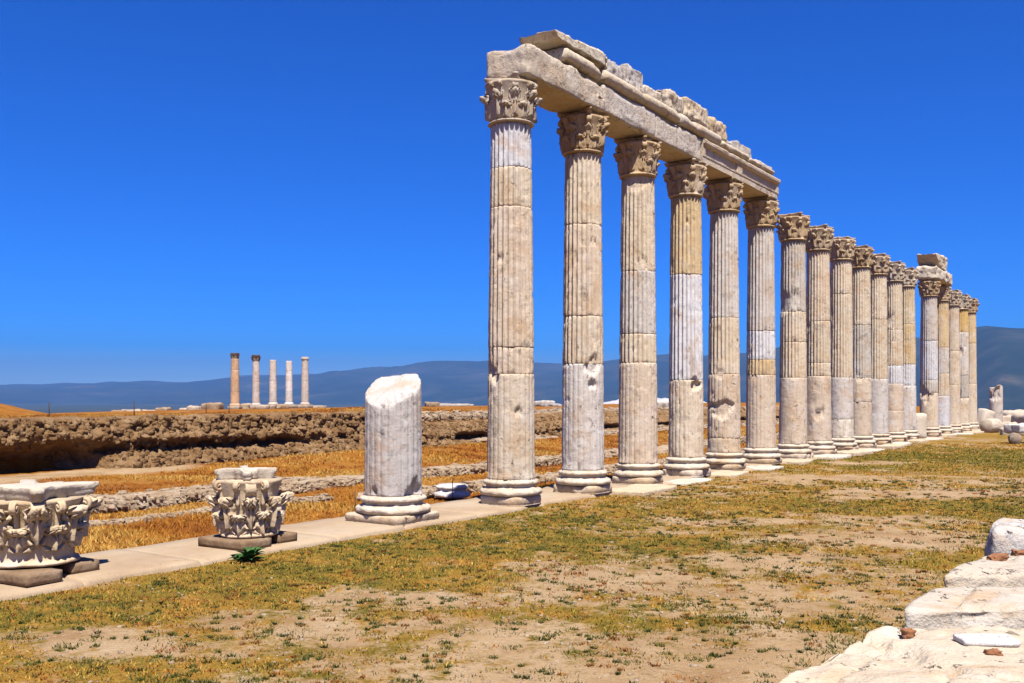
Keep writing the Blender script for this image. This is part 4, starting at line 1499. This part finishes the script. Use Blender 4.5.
# standing and fallen fragments past the far end of the colonnade
x, y = (996 - 512) / F_PX * 56, 56
z = zat(x, y)
ss = link('column_stub', drum_mesh('column_stub', 0, 2.4, 0, 7, 0.37, 0.33, 'smooth', 620, 0.5, [(camang(996) + 0.7, 2.1, 0.4, 0.12), (camang(996) - .2, 1.9, 0.2, 0.1)],
                                   top=lambda a, q=1.0: 2.36 + 0.10 * np.cos(a + 1) * q + 0.05 * np.sin(3 * a) * q), M['marble'], None, (0.56, 0.48, 0.40))
ss.location = (x, y, z - 0.02)
tag(ss, 'standing broken shaft with a jagged side beyond the far end of the colonnade', 'column stub')


def lying_drum(label, x, y, z, r, L, az_, seed, tint, pitch=0.0):
    o = link('fallen_drum', drum_mesh('fallen_drum', -L / 2, L / 2, -L / 2, L / 2, r, r * 0.97, 'smooth', seed, 0.4), M['marble'], None, tint)
    o.location = (x, y, z + r - 0.03)
    o.rotation_euler = (R(90) + pitch, 0, az_)
    tag(o, label, 'column drum', 'fallen column drums')


lying_drum('fallen drum lying end-on by the last column', 491 / F_PX * 47 - 0.6, 47, zat(24, 47), 0.36, 0.9, R(-55), 630, (0.56, 0.47, 0.36))
Yd = 35.5
lying_drum('dark stubby drum under the white slab at the right edge', (1015 - 512) / F_PX * Yd, Yd, zat(18.8, Yd), 0.22, 0.5, R(-20), 631, (0.30, 0.24, 0.18))
x = (1019 - 512) / F_PX * 36
ruin('white slab lying on the dark drum at the right edge', x + 0.35, 36, 1.5, 0.9, 0.36, 751, 0.2, (0.62, 0.58, 0.54), zat(x, 36) + 0.38, amp=0.10)
Yd = 51
ruin('leaning pale shaft piece right beside the last column', (982 - 512) / F_PX * Yd, Yd, 0.75, 0.6, 1.15, 752, 0.4, (0.58, 0.49, 0.38), zat(25, Yd) - 0.05, tilt=(0, R(18)))
ruin('short standing drum in the gap of the colonnade', *rowp(12.95), 0.62, 0.62, 1.05, 753, 0.3, (0.58, 0.50, 0.38), -0.02, amp=0.04)
for k, (px, Yd, L, H, lab) in enumerate([(1008, 58, 2.2, .7, 'pale tumbled block behind the white slab'), (1018, 62, 2.6, .9, 'flat pale block at the far right edge'), (1004, 50, 1.2, .45, 'low rubble block by the end-on drum'),
                                         (1013, 44, 0.9, .35, 'small pale block left of the white slab'), (1030, 54, 2.5, .8, 'pale block cut by the right edge of the frame')]):
    xx = (px - 512) / F_PX * Yd
    ruin(lab, xx, Yd, L, 1.0, H, 760 + k, 0.4 * k, (0.52, 0.43, 0.33), amp=0.14)

# loose paving and broken edge slabs in front of the plinths
rnd = random.Random(17)
SL = [(1.5, 'flat slab at the front edge before the gap to the third column'), (2.45, 'pale slab between the third and fourth plinths'), (3.4, 'flat white slab by the fourth plinth'), (4.4, 'broken slab in front of the fifth plinth'),
      (5.5, 'thin slab before the sixth plinth'), (6.6, 'tan slab in front of the free-standing columns, nearest one'), (7.6, 'dark sided slab between the free-standing plinths'), (8.6, 'slab before the white footed column'),
      (9.6, 'slab before the column with broken capital corners'), (10.7, 'slab before the leafy capital column'), (11.7, 'slab before the narrow white banded column'), (13.0, 'slab in front of the gap'), (14.6, 'slab before the lone block'),
      (15.8, 'slab before the plain cream column'), (16.9, 'slab before the orange topped column'), (18.0, 'farthest paving slab of the row')]
for k, (n, lab) in enumerate(SL):
    x, y = rowp(n, rnd.uniform(-0.75, -0.45))
    ruin(lab, x, y, rnd.uniform(1.0, 1.7), rnd.uniform(0.5, 0.8), rnd.uniform(0.10, 0.17), 780 + k, ROT + rnd.uniform(-.1, .1), (0.62, 0.53, 0.42) if k % 2 else (0.58, 0.45, 0.30),
         -0.10, 'paving_slab', 'paving slab', 'broken paving slabs along the column row', 0.05)

# thin iron stakes
ST_ = [(49, 415, 402, 31, 'thin iron stake on the bank, leftmost'), (134, 415, 401, 33, 'thin iron stake on the bank behind the capital with the plant'), (206, 414, 404, 38, 'thin iron stake on the bank left of the distant columns'),
       (229, 416, 405, 36, 'thin iron stake in front of the distant orange column'), (342, 420, 408, 42, 'thin iron stake on the bank left of the truncated column'), (480, 417, 408, 60, 'thin iron stake on the slope left of the tallest column')]
for px, y1, y0, Yd, lab in ST_:
    x = (px - 512) / F_PX * Yd
    z = zat(x, Yd)
    v, f = tube(np.array([[0, 0, -0.2], [0.005, 0, 0.2], [0.0, 0, EYE + (397 - y0) / F_PX * Yd - z]]), 0.018, 8)
    o = link('iron_stake', mesh('iron_stake', v, f), M['iron'])
    o.location = (x, Yd, z)
    tag(o, lab, 'stake', 'iron stakes on the excavation edge')
for px, y1, h, lab in [(355, 514, 0.42, 'short iron stake beside the plinth of the truncated column'), (452.5, 500, 0.42, 'short iron stake in front of the small white base')]:
    x, y = on(px, y1, -0.40)
    v, f = tube(np.array([[0, 0, -0.1], [0.004, 0, 0.2], [0, 0, h]]), 0.008, 8)
    o = link('iron_stake', mesh('iron_stake', v, f), M['iron'])
    o.location = (x, y, -0.42)
    tag(o, lab, 'stake', 'iron stakes on the excavation edge')

# ------------------------------------------------------------------ pale wall blocks at the lower right
LEDGE = []


def ledge_top(x, y, r=0.09):
    p = np.concatenate(LEDGE)
    return float(p[np.hypot(p[:, 0] - x, p[:, 1] - y) < r, 2].max())


WB = [  # y front, y back, left edge at front, slope of the left edge, x right, z top, label, tint
    (2.2, 5.52, -0.86, 0.90, 4.6, 0.40, 'largest pale wall block with yellow stains, nearest in the lower right corner', (0.56, 0.465, 0.34)),
    (5.545, 6.22, 2.30, 0.70, 5.4, 0.485, 'pale wall block with a rough grey front, second from the corner', (0.52, 0.455, 0.365)),
    (6.245, 7.15, 2.86, 0.78, 6.2, 0.56, 'pale wall block carrying the orange brick shard', (0.52, 0.44, 0.34)),
    (7.175, 8.25, 3.62, 0.55, 6.6, 0.69, 'highest white wall block at the right edge', (0.51, 0.48, 0.44)),
]
for k, (y0, y1, xl, sl, x1, zt, lab, tint) in enumerate(WB):
    h_ = zt + 0.25
    Lx = x1 - xl - sl * (y1 - y0) / 2
    ymid = (y0 + y1) / 2

    def shear(p, y0=y0, xl=xl, sl=sl, x1=x1, Lx=Lx, ymid=ymid):
        q = p.copy()
        yw = p[:, 1] + ymid
        left = xl + sl * (yw - y0) + 0.10 * fbm(np.stack([yw * 2.5, p[:, 2] * 2, p[:, 2] * 0 + k], -1), 4, 870 + k)
        q[:, 0] = left + (p[:, 0] + Lx / 2) * (x1 - left) / Lx - (xl + x1) / 2
        return q
    v, f = rough_block(Lx, y1 - y0, h_, 880 + k, 0.03 if k < 3 else 0.07, 0.035, 0.025 if k < 3 else 0.10, 1.6, shear, 0.09, maxn=110)
    # fissured, water-worn top
    tp = sstep(h_ - 0.2, h_ - 0.02, v[:, 2])
    v[:, 2] += tp * (0.022 * fbm(v * 2.2 + k * 9, 5, 890 + k) + 0.012 * fbm(v * 9 + k * 9, 4, 893 + k) - 0.045 * np.exp(-(np.abs(fbm(v * 1.2 + k * 5, 3, 895 + k)) / 0.018) ** 2) - 0.02 + 0.05 * np.round(1.2 * fbm(v * 0.9 + k * 3, 3, 897 + k)))
    o = link('wall_block', mesh('wall_block', v, f), M['ledge'], None, tint)
    o.location = ((xl + x1) / 2, ymid, -0.25)
    tag(o, lab, 'stone block', 'pale wall blocks at the lower right')
    LEDGE.append(v + np.array([(xl + x1) / 2, ymid, -0.25]))


def small(label, name, cat, px, py, zt, sx, sy, sz, seed, mat, tint, rz=0.0, tilt=(0, 0)):
    x, y = on(px, py, zt)
    p, f = stone(seed, sx, sy, sz, 7)
    o = link(name, mesh(name, p, f), M[mat], None, tint)
    o.location = (x, y, ledge_top(x, y, max(sx, sy) * 0.6) + sz * 0.25)
    o.rotation_euler = (tilt[0], tilt[1], rz)
    tag(o, label, cat)


small('orange broken brick shard leaning on the highest white wall block', 'brick_shard', 'brick shard', 998, 554, 0.57, 0.20, 0.06, 0.05, 910, 'brick', (1, 1, 1), 0.6)
small('small reddish stone on the right edge of the wall, above the brick shard', 'pebble', 'stone', 1019, 547, 0.6, 0.08, 0.06, 0.04, 911, 'brick', (1, 1, 1))
small('small reddish rock on the corner of the largest wall block', 'rock', 'stone', 908, 627, 0.40, 0.065, 0.055, 0.05, 912, 'brick', (1, 1, 1))
small('tiny tan stone in front of the thin white slab', 'pebble', 'stone', 993, 646, 0.42, 0.075, 0.05, 0.03, 913, 'brick', (1, 1, 1))
x, y = on(986, 634, 0.43)
v, f = rough_block(0.30, 0.14, 0.035, 914, 0.006, 0.02, 0.01, 5)
o = link('stone_shard', mesh('stone_shard', v, f), M['white'], None, (0.74, 0.70, 0.66))
o.location = (x, y, ledge_top(x, y, 0.15) - 0.006)
o.rotation_euler = (R(1.5), R(1), 0.03)
tag(o, 'thin flat white stone shard lying on the largest wall block', 'stone')

# ------------------------------------------------------------------ leafy plants
def leafy(label, px, py, n, ln, seed, rise=0.8, wd=0.28):
    x, y = on(px, py, -0.05)
    root = thing('plant', label, 'plant', (x, y, zat(x, y) - 0.01), 0)
    rnd = random.Random(seed)
    for k in range(n):
        a = k * 2.4 + rnd.uniform(-.3, .3)
        L = ln * rnd.uniform(0.65, 1.1)
        el = min(1.5, rnd.uniform(0.3, 1.0) * rise)
        t = np.linspace(0, 1, 9)
        uu = np.linspace(-1, 1, 5)
        T, Uu = np.meshgrid(t, uu, indexing='ij')
        wdt = wd * L * np.sin(np.clip(T, 0.02, 0.985) ** 0.75 * math.pi) * 0.5 + 0.003
        out_ = L * (T * math.cos(el) + 0.25 * T ** 2)
        up = L * (T * math.sin(el) - 0.32 * T ** 2.2) + np.abs(Uu) * wdt * 0.5
        side = Uu * wdt * (1 + 0.15 * np.sin(T * 25 + seed))
        v = np.stack([out_ * math.cos(a) - side * math.sin(a), out_ * math.sin(a) + side * math.cos(a), up], -1).reshape(-1, 3)
        link('leaf', mesh('leaf', v, grid_faces(9, 5)), M['leaf'], root)


leafy('dark green broad-leaved plant at the walkway edge in front of the narrower carved capital', 249, 561, 26, 0.22, 3, 1.55, 0.40)
leafy('small thin green weed at the walkway edge between the two carved capitals', 153, 569, 7, 0.13, 4, 1.2, 0.2)
leafy('small green weed at the foot of the third column', 641, 490, 8, 0.16, 5, 1.0, 0.4)
leafy('small green weed low in front of the free-standing columns', 876, 446, 7, 0.22, 6, 0.9, 0.5)

# ------------------------------------------------------------------ grass as loose ground cover
rng = np.random.default_rng(7)


def blades(name, x, y, z, h, wdt, tone, label, cat):
    n = len(x)
    a = rng.uniform(0, 2 * np.pi, n)
    lean = rng.uniform(0.3, 1.6, n) * h
    la = rng.uniform(0, 2 * np.pi, n)
    dx, dy = np.cos(a) * wdt, np.sin(a) * wdt
    v = np.empty((n, 3, 3))
    v[:, 0] = np.stack([x - dx, y - dy, z - 0.008], -1)
    v[:, 1] = np.stack([x + dx, y + dy, z - 0.008], -1)
    v[:, 2] = np.stack([x + np.cos(la) * lean, y + np.sin(la) * lean, z + h], -1)
    me = mesh(name, v.reshape(-1, 3), np.arange(n * 3).reshape(-1, 3), False)
    ca = me.color_attributes.new('tone', 'FLOAT_COLOR', 'POINT')
    rgba = np.ones((n, 3, 4), dtype=np.float32)
    rgba[:, :, :3] = tone[:, None, :] * AL
    ca.data.foreach_set('color', rgba.ravel())
    o = link(name, me, M['blade'])
    o['kind'] = 'stuff'
    o['label'] = label
    o['category'] = cat
    return o


def scatter(n, ymin, ymax, pw):
    Yd = (ymin ** pw + rng.uniform(0, 1, n) * (ymax ** pw - ymin ** pw)) ** (1 / pw)
    Xd = Yd * rng.uniform(-0.66, 0.66, n)
    return Xd, Yd


def grow(X, Y, zone_want, thr):
    z, a, b, r = zground(X, Y)
    vg, zn, gr = masks(X, Y, a, b, r)
    return z, a, b, vg, zn, gr


# street turf: tufts cluster where the cover mask is high
Xc, Yc = scatter(120000, 4.4, 36, 0.9)
z, a, b, vg, zn, gr = grow(Xc, Yc, 0, 0)
fine = n2(Xc, Yc, 9.0, 3, 60)
keep = (b < 8.31 + 0.16 * n2(Xc, Yc, 2.0, 3, 66)) & (vg + 0.35 * np.exp(-((b - 8.2) / 0.2) ** 2) + 0.55 * fine + rng.uniform(-0.25, 0.25, len(Xc)) > 0.62)
Xc, Yc, vg, gr = Xc[keep], Yc[keep], vg[keep], gr[keep]
per = 5
spread = 0.018 + 0.003 * Yc
X1 = np.repeat(Xc, per) + rng.normal(0, 1, len(Xc) * per) * np.repeat(spread, per)
Y1 = np.repeat(Yc, per) + rng.normal(0, 1, len(Xc) * per) * np.repeat(spread, per)
z1 = zground(X1, Y1)[0]
gsel = np.repeat((gr + rng.uniform(-0.45, 0.45, len(Xc))) > 0.45, per)
h1 = np.repeat(rng.uniform(0.006, 0.024, len(Xc)), per) * rng.uniform(0.6, 1.2, len(X1)) * (1 + 0.02 * Y1)
wd1 = (0.003 + 0.00055 * Y1) * rng.uniform(0.8, 1.4, len(X1))
pal_g = np.array([[0.12, 0.115, 0.012], [0.20, 0.168, 0.018], [0.26, 0.195, 0.022], [0.05, 0.06, 0.011]])
pal_d = np.array([[0.40, 0.215, 0.034], [0.47, 0.305, 0.075], [0.36, 0.14, 0.018], [0.32, 0.20, 0.03]])
kk = np.repeat(rng.integers(0, 4, len(Xc)), per)
tone = np.where(gsel[:, None], pal_g[kk], pal_d[kk]) * rng.uniform(0.8, 1.2, (len(X1), 1))
blades('green_grass', X1[gsel], Y1[gsel], z1[gsel], h1[gsel], wd1[gsel], tone[gsel], 'short olive green turf growing over the street', 'grass')
blades('dry_grass', X1[~gsel], Y1[~gsel], z1[~gsel], h1[~gsel], wd1[~gsel], tone[~gsel], 'dry tan turf growing over the street', 'grass')

# low weed rosettes dotted over the bare earth
for nm, N, pal, lab, hmax in (('green_weeds', 5600, [[0.045, 0.058, 0.010], [0.07, 0.078, 0.012], [0.10, 0.095, 0.014]], 'dark green weed rosettes dotted over the bare earth', 0.028),
                              ('dry_weeds', 3000, [[0.30, 0.11, 0.02], [0.26, 0.15, 0.04], [0.20, 0.075, 0.014]], 'rusty dry weed clumps dotted over the bare earth', 0.024)):
    Xc, Yc = scatter(N, 4.4, 20, 0.8)
    kp = (n2(Xc, Yc, 1.2, 3, 64 + len(nm)) + rng.uniform(-.35, .35, len(Xc)) > -0.02)
    Xc, Yc = Xc[kp], Yc[kp]
    z, a, b, r = zground(Xc, Yc)
    Xc, Yc = Xc[b < 8.1], Yc[b < 8.1]
    per = 34
    cr_ = np.repeat(rng.gamma(0.75, 0.052, len(Xc)) + 0.009, per)
    an = rng.uniform(0, 6.28, len(Xc) * per)
    q = np.sqrt(rng.uniform(0, 1, len(an))) * cr_
    X1 = np.repeat(Xc, per) + np.cos(an) * q * 1.4
    Y1 = np.repeat(Yc, per) + np.sin(an) * q
    z1 = zground(X1, Y1)[0]
    h1 = rng.uniform(0.006, hmax, len(X1)) * (1 + 0.015 * Y1)
    wd1 = (0.0035 + 0.0004 * Y1) * rng.uniform(0.8, 1.5, len(X1))
    tn = np.array(pal)[np.repeat(rng.integers(0, 3, len(Xc)), per)] * rng.uniform(0.75, 1.25, (len(X1), 1))
    blades(nm, X1, Y1, z1, h1, wd1, tn, lab, 'weeds')

# straw in the excavation and on the plateau
Xc, Yc = scatter(230000, 8, 60, 1.2)
z, a, b, vg, zn, gr = grow(Xc, Yc, 1, 0)
fine = n2(Xc, Yc, 1.6, 4, 61)
keep = (b > 9.78) & (np.abs(b - bank_b(a) - 0.3) > 1.0) & (vg + 0.5 * fine + rng.uniform(-.2, .2, len(Xc)) > 0.66)
Xc, Yc, z = Xc[keep], Yc[keep], z[keep]
per = 3
X1 = np.repeat(Xc, per) + rng.normal(0, 0.04, len(Xc) * per)
Y1 = np.repeat(Yc, per) + rng.normal(0, 0.04, len(Xc) * per)
z1 = np.repeat(z, per)
tall = 0.5 + np.clip(n2(X1, Y1, 0.7, 3, 62) + 0.4, 0, 1)
h1 = rng.uniform(0.02, 0.085, len(X1)) * tall
wd1 = (0.002 + 0.00035 * Y1) * rng.uniform(0.8, 1.5, len(X1))
pal_s = np.array([[0.36, 0.14, 0.012], [0.42, 0.20, 0.024], [0.48, 0.28, 0.06], [0.27, 0.085, 0.009]])
pk_ = np.clip(np.floor((n2(X1, Y1, 0.45, 4, 67) * 1.6 + 0.5 + rng.uniform(-.3, .3, len(X1))) * 4), 0, 3).astype(int)
tone = pal_s[[3, 0, 1, 2]][pk_] * rng.uniform(0.75, 1.2, (len(X1), 1))
blades('straw_grass', X1, Y1, z1, h1, wd1, tone, 'dry orange straw in the excavation and on the plateau', 'grass')

# pale gravel on the bare patches of the street
Xc, Yc = scatter(26000, 4.6, 24, 0.9)
z, a, b, vg, zn, gr = grow(Xc, Yc, 0, 0)
peb = np.exp(-(((Xc - BARE[0][0]) / 1.5) ** 2 + ((Yc - BARE[0][1]) / 1.3) ** 2))
keep = (b < 8.1) & (vg < 0.75) & (rng.uniform(0, 1, len(Xc)) < 0.22 + 0.6 * peb)
Xc, Yc, z = Xc[keep], Yc[keep], z[keep]
P, Fq = stone(3, 1, 1, 1, 2)
bagv, bagf = [], []
n = len(Xc)
s = rng.gamma(2.0, 0.0045, n) + 0.005
s = np.minimum(s, 0.035) * (0.8 + 0.03 * Yc)
ra = rng.uniform(0, 6.28, n)
sh = P[None] * (s[:, None, None] * np.stack([rng.uniform(.8, 1.6, n), rng.uniform(.7, 1.2, n), rng.uniform(.4, .8, n)], -1)[:, None, :])
c_, s_ = np.cos(ra)[:, None], np.sin(ra)[:, None]
vx = sh[..., 0] * c_ - sh[..., 1] * s_ + Xc[:, None]
vy = sh[..., 0] * s_ + sh[..., 1] * c_ + Yc[:, None]
vz = sh[..., 2] + z[:, None] + 0.002
gv = np.stack([vx, vy, vz], -1).reshape(-1, 3)
gf = (Fq[None] + (np.arange(n) * len(P))[:, None, None]).reshape(-1, 4)
go = link('gravel', mesh('gravel', gv, gf), M['rubble'])
tag(go, 'pale pebbles and gravel strewn over the bare earth', 'gravel', None, 'stuff')
